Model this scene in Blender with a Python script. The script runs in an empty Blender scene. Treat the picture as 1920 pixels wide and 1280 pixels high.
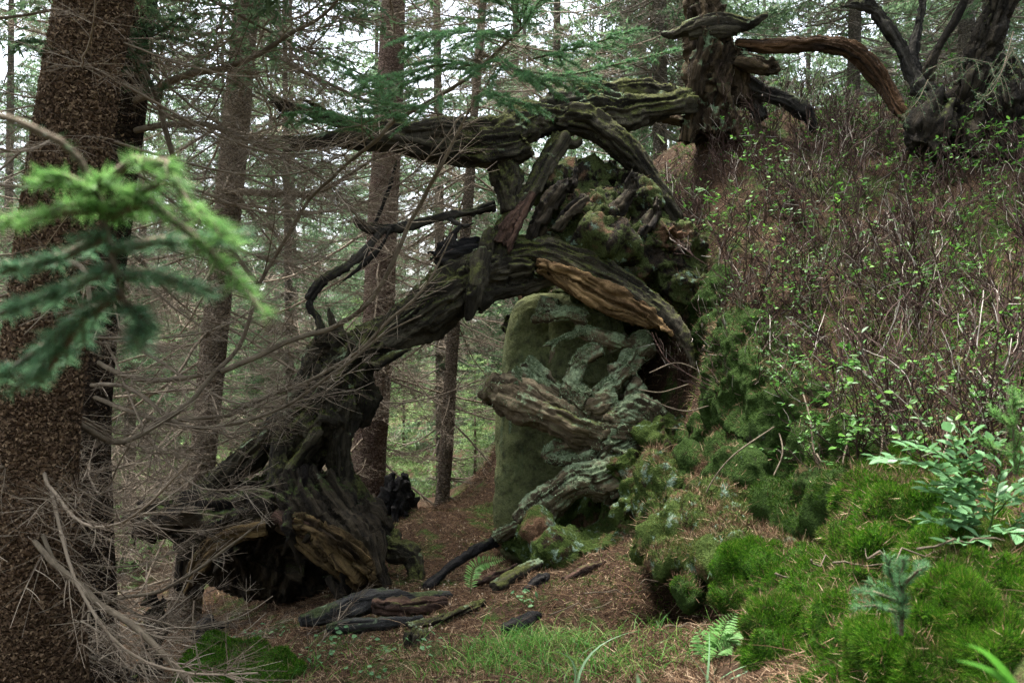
import bpy, math, random
import numpy as np
# ------------------------------------------------------------------ camera, sky, sun, exposure
SC = bpy.context.scene
COL = SC.collection
LENS = 32.0
FPX = 1920 * LENS / 36.0
ZC = 1.5                                   # eye height above the world origin
cam_d = bpy.data.cameras.new('camera'); cam = bpy.data.objects.new('camera', cam_d); COL.objects.link(cam)
cam.location = (0, 0, ZC); cam.rotation_euler = (math.pi / 2, 0, 0)
cam_d.lens = LENS; cam_d.sensor_width = 36; cam_d.clip_start = .05; cam_d.clip_end = 2000
cam_d.dof.use_dof = True; cam_d.dof.focus_distance = 5.6; cam_d.dof.aperture_fstop = 6.3
SC.camera = cam
SUN_EL, SUN_AZ = math.radians(76), math.radians(-40)      # azimuth from +Y towards +X
w = bpy.data.worlds.new('World'); SC.world = w; w.use_nodes = True
wn = w.node_tree.nodes; wl = w.node_tree.links; wn.clear()
sky = wn.new('ShaderNodeTexSky'); sky.sky_type = 'NISHITA'; sky.sun_disc = False
sky.sun_elevation = SUN_EL; sky.sun_rotation = SUN_AZ; sky.air_density = 1.0; sky.dust_density = 4.0
hs = wn.new('ShaderNodeHueSaturation'); hs.inputs['Saturation'].default_value = .45
bg = wn.new('ShaderNodeBackground'); bg.inputs['Strength'].default_value = .062
wo = wn.new('ShaderNodeOutputWorld')
wl.new(sky.outputs[0], hs.inputs['Color']); wl.new(hs.outputs[0], bg.inputs[0]); wl.new(bg.outputs[0], wo.inputs[0])
sl = bpy.data.lights.new('sun', 'SUN'); sl.energy = 1.35; sl.angle = math.radians(22); sl.color = (1, .97, .92)
sun = bpy.data.objects.new('sun', sl); COL.objects.link(sun)
sun.rotation_euler = (math.pi / 2 - SUN_EL, 0, math.pi - SUN_AZ)
sun.location = (0, 0, 30)
SC.view_settings.view_transform = 'Standard'; SC.view_settings.look = 'None'
SC.view_settings.exposure = 3.75; SC.view_settings.gamma = 1
SC.render.engine = 'CYCLES'; SC.cycles.use_denoising = True; SC.cycles.denoising_input_passes = 'RGB_ALBEDO_NORMAL'; SC.cycles.denoising_prefilter = 'NONE'
SC.cycles.max_bounces = 4; SC.cycles.diffuse_bounces = 2; SC.cycles.transmission_bounces = 2; SC.cycles.glossy_bounces = 2
RNG = np.random.default_rng(7)
random.seed(7)

# ------------------------------------------------------------------ numpy helpers
def W(px, py, d):
    return np.array(((px - 960) / FPX * d, d, ZC + (640 - py) / FPX * d))
def vnoise(p, seed=0):
    p = np.asarray(p, float); i = np.floor(p).astype(np.int64); f = p - i
    u = f * f * f * (f * (f * 6 - 15) + 10)
    def h(a, b, c):
        n = (a * 374761393 + b * 668265263 + c * 1274126177 + seed * 974634353) & 0xffffffff
        n = ((n ^ (n >> 13)) * 1274126177) & 0xffffffff
        n = ((n ^ (n >> 16)) * 2246822519) & 0xffffffff
        return ((n ^ (n >> 15)) & 0xffff) / 32767.5 - 1
    x, y, z = i[:, 0], i[:, 1], i[:, 2]; r = 0
    for dx in (0, 1):
        wx = u[:, 0] if dx else 1 - u[:, 0]
        for dy in (0, 1):
            wy = u[:, 1] if dy else 1 - u[:, 1]
            for dz in (0, 1):
                wz = u[:, 2] if dz else 1 - u[:, 2]
                r = r + wx * wy * wz * h(x + dx, y + dy, z + dz)
    return r
def fbm(p, o=4, seed=0):
    p = np.asarray(p, float); r = 0; a = 1.; t = 0
    for k in range(o):
        r = r + a * vnoise(p * 2 ** k + 13.7 * k, seed + k); t += a; a *= .5
    return r / t
def unit(v):
    v = np.asarray(v, float); return v / (np.linalg.norm(v, axis=-1, keepdims=True) + 1e-9)
def resample(P, step):
    """Catmull-Rom through the rows of P (any number of columns), about one row each step metres."""
    P = np.asarray(P, float)
    if len(P) < 3:
        n = max(2, int(np.linalg.norm(P[-1, :3] - P[0, :3]) / step) + 1)
        t = np.linspace(0, 1, n)[:, None]; return P[0] * (1 - t) + P[-1] * t
    Q = np.vstack([2 * P[0] - P[1], P, 2 * P[-1] - P[-2]]); out = []
    for k in range(len(P) - 1):
        a, b, c, d = Q[k:k + 4]; n = max(1, int(round(np.linalg.norm((c - b)[:3]) / step)))
        t = (np.arange(n) / n)[:, None]
        out.append(.5 * (2 * b + (c - a) * t + (2 * a - 5 * b + 4 * c - d) * t ** 2 + (3 * b - a - 3 * c + d) * t ** 3))
    out.append(P[-1:]); return np.vstack(out)
def tube(P, R, n=6, cap=True):
    P = np.asarray(P, float); R = np.broadcast_to(np.asarray(R, float), (len(P),))
    T = unit(np.gradient(P, axis=0)); k = len(P)
    a = np.array((0, 0, 1.)) if abs(T[0, 2]) < .9 else np.array((1., 0, 0))
    U = np.empty_like(P); u = unit(np.cross(T[0], a)); 
    for j in range(k):
        u = unit(u - T[j] * np.dot(u, T[j])); U[j] = u
    Vv = np.cross(T, U); an = np.arange(n) * 2 * np.pi / n
    V = P[:, None] + R[:, None, None] * (np.cos(an)[None, :, None] * U[:, None] + np.sin(an)[None, :, None] * Vv[:, None])
    V = V.reshape(-1, 3); j = np.arange(k - 1)[:, None] * n; i = np.arange(n)[None]; i2 = (np.arange(n) + 1)[None] % n
    F = np.stack([j + i, j + i2, j + n + i2, j + n + i], -1).reshape(-1, 4)
    if cap:
        V = np.vstack([V, P[:1], P[-1:]]); m = k * n; ii = np.arange(n); i3 = (ii + 1) % n
        c0 = np.stack([np.full(n, m), i3, ii, ii], -1); c1 = np.stack([np.full(n, m + 1), (k - 1) * n + ii, (k - 1) * n + i3, (k - 1) * n + i3], -1)
        F = np.vstack([F, c0, c1])            # degenerate quads stand for the cap triangles
    return V, F
def joinm(parts):
    Vs, Fs, o = [], [], 0
    for V, F in parts:
        Vs.append(V); Fs.append(F + o); o += len(V)
    return np.vstack(Vs), np.vstack(Fs)
def ball(c, r, rot=0., tilt=0., n=20, m=12):
    a = np.linspace(0, np.pi, m + 1)[1:-1]; b = np.arange(n) * 2 * np.pi / n
    S = np.stack([np.sin(a)[:, None] * np.cos(b), np.sin(a)[:, None] * np.sin(b), np.repeat(np.cos(a)[:, None], n, 1)], -1).reshape(-1, 3)
    S = np.vstack([S, (0, 0, 1), (0, 0, -1)]) * np.asarray(r)
    ct, st = math.cos(tilt), math.sin(tilt); S = S @ np.array(((ct, 0, st), (0, 1, 0), (-st, 0, ct))).T
    cr, sr = math.cos(rot), math.sin(rot); S = S @ np.array(((cr, -sr, 0), (sr, cr, 0), (0, 0, 1))).T
    i = np.arange(n); i2 = (i + 1) % n; F = []
    for j in range(m - 2): F.append(np.stack([j * n + i, (j + 1) * n + i, (j + 1) * n + i2, j * n + i2], -1))
    t = len(S) - 2
    F.append(np.stack([np.full(n, t), i, i2, i2], -1)); j = (m - 2) * n
    F.append(np.stack([np.full(n, t + 1), j + i2, j + i, j + i], -1))
    return S + np.asarray(c), np.vstack(F)
def vnormals(V, F):
    n = np.cross(V[F[:, 2]] - V[F[:, 0]], V[F[:, -1]] - V[F[:, 1]]) if F.shape[1] == 4 else np.cross(V[F[:, 1]] - V[F[:, 0]], V[F[:, 2]] - V[F[:, 0]])
    N = np.zeros_like(V)
    for k in range(F.shape[1]): np.add.at(N, F[:, k], n)
    return unit(N)

# ------------------------------------------------------------------ object helpers
LOC = {}
def new_mesh(name, V, F, smooth=True):
    V = np.asarray(V, np.float32); F = np.asarray(F, np.int32); me = bpy.data.meshes.new(name)
    if F.shape[1] == 4:
        deg = F[:, 2] == F[:, 3]
        loops = np.concatenate([F[~deg].ravel(), F[deg][:, :3].ravel()]); cnt = np.concatenate([np.full((~deg).sum(), 4), np.full(deg.sum(), 3)])
    else:
        loops = F.ravel(); cnt = np.full(len(F), F.shape[1])
    me.vertices.add(len(V)); me.vertices.foreach_set('co', V.ravel())
    me.loops.add(len(loops)); me.loops.foreach_set('vertex_index', loops.astype(np.int32))
    st = np.concatenate([[0], np.cumsum(cnt)[:-1]]).astype(np.int32)
    me.polygons.add(len(cnt)); me.polygons.foreach_set('loop_start', st)
    me.polygons.foreach_set('use_smooth', np.full(len(cnt), smooth))
    me.update(calc_edges=True); me.validate()
    return me
def link(name, data, parent=None, mat=None):
    o = bpy.data.objects.new(name, data); COL.objects.link(o)
    if parent is not None: o.parent = parent
    if mat is not None and data is not None and not data.materials: data.materials.append(mat)
    return o
def tag(o, label=None, cat=None, group=None, kind=None):
    if label: o['label'] = label
    if cat: o['category'] = cat
    if group: o['group'] = group
    if kind: o['kind'] = kind
    return o
def thing(name, label, cat, base, group=None):
    o = link(name, None); o.location = base; o.empty_display_size = .1; LOC[o.name] = np.asarray(base, float)
    return tag(o, label, cat, group)
def rootloc(p):
    while p.parent is not None: p = p.parent
    return LOC.get(p.name, np.zeros(3))
def part(name, V, F, mat, parent=None, smooth=True, kind=None, attr=None):
    """a mesh whose vertices are given in world space; parent = its thing or part"""
    if parent is not None: V = V - rootloc(parent)
    me = new_mesh(name, V, F, smooth)
    if attr is not None:
        a = me.attributes.new('grain', 'FLOAT_VECTOR', 'POINT'); a.data.foreach_set('vector', np.asarray(attr, np.float32).ravel())
    o = link(name, me, parent, mat)
    if kind: o['kind'] = kind
    return o
def solid(name, V, F, mat, label, cat, group=None, smooth=True, attr=None):
    """a thing that is one mesh, its origin at its base"""
    base = np.array((V[:, 0].mean(), V[:, 1].mean(), V[:, 2].min()))
    me = new_mesh(name, V - base, F, smooth)
    if attr is not None:
        a = me.attributes.new('grain', 'FLOAT_VECTOR', 'POINT'); a.data.foreach_set('vector', np.asarray(attr, np.float32).ravel())
    o = link(name, me, None, mat); o.location = base; LOC[o.name] = base
    return tag(o, label, cat, group)
def remesh(V, F, vox):
    me = new_mesh('tmp', V, F); o = link('tmp', me); m = o.modifiers.new('r', 'REMESH'); m.mode = 'VOXEL'; m.voxel_size = vox
    dg = bpy.context.evaluated_depsgraph_get(); me2 = bpy.data.meshes.new_from_object(o.evaluated_get(dg))
    n = len(me2.vertices); V2 = np.empty(n * 3, np.float32); me2.vertices.foreach_get('co', V2); V2 = V2.reshape(-1, 3).astype(float)
    L = np.empty(len(me2.loops), np.int32); me2.loops.foreach_get('vertex_index', L); F2 = L.reshape(-1, 4)
    bpy.data.objects.remove(o); bpy.data.meshes.remove(me); bpy.data.meshes.remove(me2)
    return V2, F2

# ------------------------------------------------------------------ materials
class NT:
    def __init__(s, name):
        s.m = bpy.data.materials.new(name); s.m.use_nodes = True; s.t = s.m.node_tree; s.t.nodes.clear()
    def n(s, typ, out=0, props=None, **inp):
        nd = s.t.nodes.new('ShaderNode' + typ)
        for k, v in (props or {}).items(): setattr(nd, k, v)
        for k, v in inp.items():
            sk = nd.inputs[int(k[1:])] if k[0] == 'i' and k[1:].isdigit() else nd.inputs[k.replace('_', ' ')]
            if isinstance(v, bpy.types.NodeSocket): s.t.links.new(v, sk)
            else: sk.default_value = (*v, 1) if isinstance(v, tuple) and len(v) == 3 and sk.type == 'RGBA' else v
        return nd.outputs[out]
    def mix(s, f, a, b): return s.n('Mix', 2, {'data_type': 'RGBA'}, i0=f, i6=a, i7=b)
    def math(s, op, a, b=0.): return s.n('Math', 0, {'operation': op}, i0=a, i1=b)
    def ramp(s, f, stops):
        nd = s.t.nodes.new('ShaderNodeValToRGB'); s.t.links.new(f, nd.inputs[0]); e = nd.color_ramp.elements
        while len(e) < len(stops): e.new(.5)
        for el, (p, c) in zip(e, stops):
            el.position = p; el.color = (c, c, c, 1) if not isinstance(c, tuple) else (*c, 1)
        return nd.outputs[0]
    def noise(s, vec, scale, detail=4., rough=.6): return s.n('TexNoise', 0, None, Vector=vec, Scale=scale, Detail=detail, Roughness=rough)
    def obj(s): return s.n('TexCoord', 3)
    def geo_z(s): 
        nrm = s.n('NewGeometry', 1); return s.n('SeparateXYZ', 2, None, i0=nrm)
    def scale(s, v, sc): return s.n('Mapping', 0, None, Vector=v, Scale=sc)
    def finish(s, col, rough=.9, bump=None, bs=.5, bd=.02, spec=.25):
        p = s.t.nodes.new('ShaderNodeBsdfPrincipled'); o = s.t.nodes.new('ShaderNodeOutputMaterial')
        for k, v in (('Base Color', col), ('Roughness', rough)):
            if isinstance(v, bpy.types.NodeSocket): s.t.links.new(v, p.inputs[k])
            else: p.inputs[k].default_value = (*v, 1) if isinstance(v, tuple) else v
        p.inputs['Specular IOR Level'].default_value = spec
        if bump is not None: s.t.links.new(s.n('Bump', 0, None, Strength=bs, Distance=bd, Height=bump), p.inputs['Normal'])
        s.t.links.new(p.outputs[0], o.inputs[0]); return s.m

def deadwood(name, dark, light, moss=.4, mosscol=((.045, .06, .015), (.10, .12, .03)), lichen=0., lichcol=(.22, .29, .18), seed=0.):
    g = NT(name); at = g.n('Attribute', 1, {'attribute_name': 'grain'})
    st = g.noise(g.scale(at, (2.2, 34, 34)), 1., 6., .65)
    big = g.noise(g.n('Mapping', 0, None, Vector=g.obj(), Location=(seed, 0, 0)), 3.3, 5., .6)
    fine = g.noise(g.obj(), 60, 3., .6)
    col = g.mix(g.ramp(st, [(.36, 0.), (.62, 1.)]), dark, light)
    col = g.mix(g.ramp(g.noise(g.scale(at, (.9, 9, 9)), 1., 4., .6), [(.42, .75), (.62, 0.)]), col, tuple(c * .45 for c in dark))
    up = g.math('ADD', g.math('MULTIPLY', g.geo_z(), .28), g.math('ADD', big, g.math('MULTIPLY', g.math('SUBTRACT', fine, .5), .35)))
    mk = g.ramp(up, [(max(0, .86 - moss * .5), 0.), (min(1, .98 - moss * .42), 1.)])
    col = g.mix(mk, col, g.mix(g.ramp(fine, [(.3, 0.), (.7, 1.)]), mosscol[0], mosscol[1]))
    if lichen > 0:
        lb = g.noise(g.n('Mapping', 0, None, Vector=g.obj(), Location=(seed + 5, 3, 1)), 5.5, 5., .7)
        lm = g.ramp(g.math('ADD', lb, g.math('MULTIPLY', g.geo_z(), .1)), [(.72 - lichen * .4, 0.), (.80 - lichen * .4, 1.)])
        col = g.mix(lm, col, g.mix(g.ramp(g.noise(g.obj(), 45, 4., .7), [(.35, 0.), (.65, 1.)]), tuple(c * .42 for c in lichcol), lichcol))
    bump = g.math('ADD', g.math('MULTIPLY', st, 1.2), g.math('MULTIPLY', g.noise(g.obj(), 90, 4., .7), .5))
    return g.finish(col, .92, bump, .9, .018, .15)
def mossy(name, soil, mosses, cover=.7, lichen=0., litter=0.):
    g = NT(name); o = g.obj(); a = g.noise(o, 6, 5., .65); f = g.noise(o, 85, 4., .7); m = g.noise(o, 22, 4., .6)
    mc = g.mix(g.ramp(f, [(.3, 0.), (.7, 1.)]), mosses[0], mosses[1])
    mk = g.ramp(g.math('ADD', a, g.math('MULTIPLY', g.math('SUBTRACT', m, .5), .5)), [(.66 - cover * .45, 0.), (.74 - cover * .45, 1.)])
    col = g.mix(mk, g.mix(g.ramp(m, [(.35, 0.), (.65, 1.)]), soil[0], soil[1]), mc)
    if lichen: 
        lm = g.ramp(g.noise(o, 9.3, 5., .7), [(.70 - lichen * .3, 0.), (.76 - lichen * .3, 1.)])
        col = g.mix(lm, col, g.mix(g.ramp(f, [(.3, 0.), (.7, 1.)]), (.09, .13, .09), (.22, .31, .23)))
    if litter:
        lm = g.ramp(g.noise(o, 4.1, 4., .65), [(.62 - litter * .3, 0.), (.70 - litter * .3, 1.)])
        col = g.mix(lm, col, g.mix(g.ramp(f, [(.3, 0.), (.7, 1.)]), (.06, .032, .018), (.17, .10, .06)))
    return g.finish(col, .95, g.math('ADD', f, g.math('MULTIPLY', m, 1.5)), .9, .02, .1)
def leafy(name, stops, rough=.55, trans=.35, spec=.3):
    g = NT(name); rnd = g.n('NewGeometry', 8); col = g.ramp(rnd, stops)
    p = g.t.nodes.new('ShaderNodeBsdfPrincipled'); p.inputs['Roughness'].default_value = rough; p.inputs['Specular IOR Level'].default_value = spec
    g.t.links.new(col, p.inputs['Base Color'])
    tr = g.t.nodes.new('ShaderNodeBsdfTranslucent'); g.t.links.new(col, tr.inputs[0])
    ms = g.t.nodes.new('ShaderNodeMixShader'); ms.inputs[0].default_value = trans
    g.t.links.new(p.outputs[0], ms.inputs[1]); g.t.links.new(tr.outputs[0], ms.inputs[2])
    o = g.t.nodes.new('ShaderNodeOutputMaterial'); g.t.links.new(ms.outputs[0], o.inputs[0]); return g.m
def bark(name, dark, light, moss=.2):
    g = NT(name); o = g.scale(g.obj(), (1, 1, 1.7))
    wob = g.n('VectorMath', 0, {'operation': 'ADD'}, i0=o, i1=g.n('VectorMath', 0, {'operation': 'SCALE'}, i0=g.n('TexNoise', 1, None, Vector=o, Scale=18., Detail=3.), Scale=.05))
    v = g.n('TexVoronoi', 0, {'feature': 'DISTANCE_TO_EDGE'}, Vector=wob, Scale=30.)
    cell = g.n('TexVoronoi', 1, None, Vector=wob, Scale=30.)
    hue = g.n('SeparateXYZ', 0, None, i0=cell)
    col = g.mix(g.math('ADD', g.math('MULTIPLY', hue, .6), g.math('MULTIPLY', g.noise(g.obj(), 3, 4.), .5)), dark, light)
    col = g.mix(g.ramp(v, [(.0, 1.), (.12, 0.)]), col, tuple(c * .35 for c in dark))
    mk = g.ramp(g.noise(g.obj(), 4.5, 6., .7), [(.70 - moss * .3, 0.), (.82 - moss * .3, 1.)])
    col = g.mix(mk, col, (.075, .09, .04))
    h = g.math('ADD', g.ramp(v, [(0., 0.), (.25, 1.)]), g.math('MULTIPLY', g.noise(g.obj(), 120, 4., .7), .7))
    return g.finish(col, .95, h, 1., .02, .1)
def plain(name, stops, rough=.9):
    g = NT(name); return g.finish(g.ramp(g.n('NewGeometry', 8), stops), rough, None, spec=.15)
def stick(name, a, b):
    g = NT(name); f = g.noise(g.obj(), 14, 5., .7); return g.finish(g.mix(g.ramp(f, [(.3, 0.), (.7, 1.)]), a, b), .9, g.noise(g.obj(), 150, 3.), .5, .004, .15)

M = {}
M['snag'] = deadwood('snag_wood', (.013, .011, .008), (.085, .074, .050), .56, ((.030, .034, .010), (.092, .098, .030)), .2)
M['black'] = deadwood('black_wood', (.008, .008, .009), (.040, .036, .032), .12, ((.02, .03, .01), (.05, .06, .02)))
M['charred'] = deadwood('charred_branch', (.012, .011, .010), (.065, .058, .048), .38, ((.025, .03, .01), (.07, .075, .03)), .1, seed=15.)
M['plate'] = deadwood('root_plate_wood', (.012, .010, .009), (.07, .055, .035), .30, ((.022, .034, .008), (.06, .085, .022)), .10, seed=3.)
M['gold'] = deadwood('golden_wood', (.018, .011, .006), (.17, .115, .050), .25, ((.02, .02, .008), (.06, .055, .02)), seed=2.)
M['heart'] = deadwood('heart_wood', (.075, .042, .018), (.36, .235, .11), .0, seed=1.)
M['red'] = deadwood('red_rotten_wood', (.026, .016, .012), (.12, .070, .050), .05, seed=4.)
M['lichroot'] = deadwood('lichen_root_wood', (.055, .042, .026), (.20, .16, .10), .30, ((.03, .05, .015), (.09, .13, .04)), .55, (.27, .34, .20), 6.)
M['tanroot'] = deadwood('tan_root_wood', (.075, .055, .033), (.24, .19, .12), .22, ((.05, .06, .02), (.12, .13, .04)), .30, (.27, .34, .20), 8.)
M['grey'] = deadwood('grey_driftwood', (.03, .03, .03), (.13, .125, .12), .12, lichen=.05, seed=9.)
M['greydark'] = deadwood('dark_weathered_wood', (.018, .018, .018), (.085, .082, .078), .25, ((.02, .03, .012), (.06, .075, .03)), .05, seed=17.)
M['trunkdead'] = deadwood('dead_trunk_wood', (.018, .012, .008), (.12, .085, .048), .30, ((.03, .04, .015), (.09, .115, .045)), .34, (.16, .23, .13), 11.)
M['darktrunk'] = deadwood('dark_trunk_wood', (.012, .010, .008), (.06, .048, .032), .22, seed=12.)
M['limb'] = deadwood('limb_wood', (.022, .014, .009), (.16, .085, .040), .12, seed=13.)
M['bark'] = bark('spruce_bark', (.052, .032, .019), (.145, .092, .054), .15)
M['barkdark'] = bark('dark_spruce_bark', (.020, .014, .010), (.060, .042, .028), .2)
M['barkred'] = bark('red_spruce_bark', (.115, .075, .058), (.26, .185, .15), .10)
M['bark3'] = bark('grey_spruce_bark', (.15, .115, .085), (.33, .26, .195), .25)
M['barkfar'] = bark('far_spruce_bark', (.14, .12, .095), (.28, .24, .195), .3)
M['mound'] = mossy('stump_mound', ((.008, .007, .006), (.040, .030, .020)), ((.022, .030, .009), (.085, .105, .035)), .50, .3, .15)
M['mosslow'] = mossy('moss_olive', ((.02, .014, .009), (.075, .045, .022)), ((.020, .035, .008), (.075, .11, .025)), .72, .45, .22)
M['mossgreen'] = mossy('moss_green', ((.03, .03, .010), (.09, .07, .025)), ((.012, .035, .004), (.055, .13, .014)), .85, 0, .0)
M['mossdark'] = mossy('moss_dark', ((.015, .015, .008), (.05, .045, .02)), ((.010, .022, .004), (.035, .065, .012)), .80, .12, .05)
M['twig'] = plain('dead_twig', [(0, (.075, .055, .038)), (.5, (.15, .118, .085)), (1, (.28, .235, .18))])
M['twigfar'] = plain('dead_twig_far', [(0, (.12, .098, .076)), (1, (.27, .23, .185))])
M['branch'] = stick('branch_bark', (.055, .042, .029), (.16, .13, .09))
M['palebranch'] = stick('pale_branch', (.065, .050, .034), (.19, .155, .11))
M['needle'] = leafy('spruce_needle', [(0, (.018, .055, .022)), (.5, (.035, .095, .035)), (1, (.07, .15, .05))], .5, .25)
M['needleblue'] = leafy('blue_spruce_needle', [(0, (.03, .075, .035)), (1, (.075, .15, .07))], .5, .3)
M['needlefore'] = leafy('foreground_needle', [(0, (.05, .12, .065)), (.5, (.09, .19, .10)), (1, (.15, .27, .13))], .5, .45)
M['needlemid'] = leafy('mid_spruce_needle', [(0, (.05, .13, .06)), (.5, (.09, .20, .085)), (1, (.15, .29, .11))], .5, .4)
M['needlebright'] = leafy('fresh_and_lit_needle', [(0, (.08, .19, .055)), (.6, (.14, .30, .075)), (1, (.24, .40, .13))], .5, .5)  # fresh seedling tips; also paints the lit top of the foreground bough
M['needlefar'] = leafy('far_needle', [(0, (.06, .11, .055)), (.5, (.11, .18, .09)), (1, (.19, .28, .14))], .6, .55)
M['under'] = leafy('undergrowth_leaf', [(0, (.11, .19, .06)), (.5, (.20, .32, .11)), (1, (.32, .44, .19))], .6, .5)
M['leaf'] = leafy('bilberry_leaf', [(0, (.025, .075, .015)), (.5, (.06, .16, .028)), (.85, (.11, .26, .04)), (1, (.19, .38, .06))], .45, .4)
M['leafcool'] = leafy('near_bilberry_leaf', [(0, (.07, .17, .07)), (.5, (.11, .24, .10)), (1, (.17, .32, .13))], .45, .35)
M['stem'] = plain('bilberry_stem', [(0, (.022, .012, .010)), (.55, (.055, .032, .025)), (.78, (.11, .08, .065)), (.90, (.30, .26, .22)), (1, (.42, .38, .33))])
M['greenstem'] = plain('green_stem', [(0, (.04, .08, .02)), (1, (.10, .17, .05))])
M['grass'] = leafy('grass_blade', [(0, (.04, .14, .015)), (.6, (.08, .25, .03)), (1, (.26, .34, .09))], .5, .4)
M['grasspale'] = leafy('pale_grass_blade', [(0, (.14, .26, .13)), (1, (.24, .38, .2))], .45, .35)
M['fern'] = leafy('fern_leaflet', [(0, (.12, .27, .07)), (1, (.22, .42, .13))], .5, .45)
M['mossblade'] = leafy('moss_blade', [(0, (.012, .044, .003)), (.5, (.042, .135, .007)), (.92, (.11, .24, .015)), (1, (.24, .20, .06))], .8, .35, .1)
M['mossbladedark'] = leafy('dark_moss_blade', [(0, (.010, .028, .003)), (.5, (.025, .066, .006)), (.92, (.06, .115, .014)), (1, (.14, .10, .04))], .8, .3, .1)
M['mossbladeolive'] = leafy('olive_moss_blade', [(0, (.028, .044, .008)), (.5, (.065, .09, .018)), (.9, (.13, .155, .04)), (1, (.20, .13, .06))], .8, .3, .1)
M['litter'] = plain('needle_litter', [(0, (.032, .017, .010)), (.4, (.095, .053, .030)), (.75, (.21, .128, .072)), (1, (.42, .31, .20))])
M['lichen'] = leafy('lichen_scale', [(0, (.09, .13, .07)), (.6, (.22, .28, .165)), (1, (.34, .40, .26))], .95, .1, .05)
M['cap'] = plain('mushroom_cap', [(0, (.30, .24, .18)), (1, (.48, .41, .33))])
def rock_mat():
    g = NT('algae_rock'); o = g.obj(); a = g.noise(o, 3.6, 6., .7); f = g.noise(o, 70, 5., .7); mm = g.noise(o, 19, 6., .7)
    col = g.mix(g.ramp(a, [(.38, 0.), (.62, 1.)]), (.075, .088, .036), (.21, .235, .095))
    col = g.mix(g.ramp(f, [(.35, 0.), (.7, .6)]), col, (.24, .25, .13))
    col = g.mix(g.ramp(mm, [(.47, 0.), (.68, .75)]), col, (.035, .038, .026))
    col = g.mix(g.ramp(g.noise(g.scale(o, (1, 1, .35)), 5, 4., .6), [(.6, 0.), (.75, .7)]), col, (.10, .15, .09))
    return g.finish(col, .95, g.math('ADD', f, g.math('MULTIPLY', mm, 1.4)), .9, .02, .1)
M['rock'] = rock_mat()
def ground_mat():
    g = NT('forest_floor'); o = g.obj(); a = g.noise(o, 1.7, 6., .65); f = g.noise(o, 55, 4., .7); m = g.noise(o, 9, 5., .6)
    lit = g.mix(g.ramp(f, [(.3, 0.), (.7, 1.)]), (.020, .012, .008), (.085, .052, .031))
    mos = g.mix(g.ramp(f, [(.3, 0.), (.7, 1.)]), (.018, .034, .008), (.06, .095, .022))
    mk = g.ramp(g.math('ADD', a, g.math('MULTIPLY', g.math('SUBTRACT', m, .5), .6)), [(.53, 0.), (.62, 1.)])
    return g.finish(g.mix(mk, lit, mos), .95, g.math('ADD', f, m), .9, .02, .1)
M['ground'] = ground_mat()

# ------------------------------------------------------------------ the ground
CP = [(960,1290,3.2),(700,1290,3.5),(420,1275,4.0),(250,1285,4.6),(60,1400,3.6),(1250,1285,3.0),(1000,1180,4.2),(700,1190,4.6),(520,1200,4.9),
      (1200,1120,4.6),(1050,1065,5.3),(900,1090,5.4),(700,1110,5.6),(430,1180,5.6),(560,1150,6.2),(300,1200,6.8),(800,985,6.6),(890,975,7.0),(740,1040,6.2),(700,960,7.3),
      (690,940,8.6),(830,962,8.0),(150,1200,8.),(0,1150,10.),(500,985,10.5),(880,935,13.),(1150,1000,6.2),(1100,1000,6.8),(1220,960,6.0),(1000,985,7.2),
      (1320,1230,3.3),(1420,1290,2.6),(1600,1380,2.0),(1900,1400,1.6),(1600,1060,3.2),(1800,1040,2.7),(1900,980,2.5),(1500,1080,3.5),(1400,1010,4.6),(1290,1230,4.6),(1330,1290,4.2),(1390,1320,3.9),(1270,1195,3.7),(1370,1200,4.6),
      (1500,880,4.2),(1700,830,3.8),(1900,780,3.4),(1420,740,4.9),(1650,660,4.6),(1880,610,4.2),(1380,560,5.6),(1550,490,5.6),(1800,460,5.2),
      (1340,410,6.3),(1450,340,6.6),(1650,310,6.4),(1880,310,6.0),(1340,240,7.2),(1600,265,7.5),(1900,235,7.0),(1400,240,10),(1200,330,8.5),(1900,250,11),(1050,520,8.6),(960,900,9.)]
CPW = np.array([W(*c) for c in CP]); _x = CPW[:, :2]; _c = .22
def _phi(a, b): return np.sqrt(((a[:, None] - b[None]) ** 2).sum(-1) + _c ** 2)
_A = np.block([[_phi(_x, _x) - np.eye(len(_x)) * .02, np.ones((len(_x), 1))], [np.ones((1, len(_x))), np.zeros((1, 1))]])
_w = np.linalg.solve(_A, np.append(CPW[:, 2], 0))
def sstep(a, b, x):
    t = np.clip((x - a) / (b - a), 0, 1); return t * t * (3 - 2 * t)
def zt(x, y, detail=True):
    x = np.atleast_1d(np.asarray(x, float)); y = np.atleast_1d(np.asarray(y, float)); P = np.stack([x, y], -1)
    z = np.concatenate([_phi(P[k:k + 20000], _x) @ _w[:-1] + _w[-1] for k in range(0, len(P), 20000)])
    far = ZC - 2.3 + 3.7 * sstep(.8, 4.2, x - .06 * (y - 7)) + .35 * fbm(np.stack([x * .15, y * .15, 0 * x], -1), 3, 5) + 6 * sstep(40, 200, np.hypot(x, y))
    k = sstep(4.5, 8.5, np.hypot(x - .6, (y - 5.2) * 1.0)); z = z * (1 - k) + far * k
    z = z + .07 * fbm(np.stack([x * 1.6, y * 1.6, 0 * x], -1), 3, 9)
    if detail: z = z + .035 * fbm(np.stack([x * 7, y * 7, 0 * x], -1), 3, 21)
    return z
def axis(lo, hi, a, b, step):
    r = list(np.arange(a, b, step)); s = step; x = a
    left = []
    while x > lo: s *= 1.22; x -= s; left.append(x)
    s = step; x = r[-1]; right = []
    while x < hi: s *= 1.22; x += s; right.append(x)
    return np.array(left[::-1] + r + right)
gx = axis(-400, 400, -4, 5, .045); gy = axis(-60, 600, 1.2, 9.2, .045)
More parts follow.
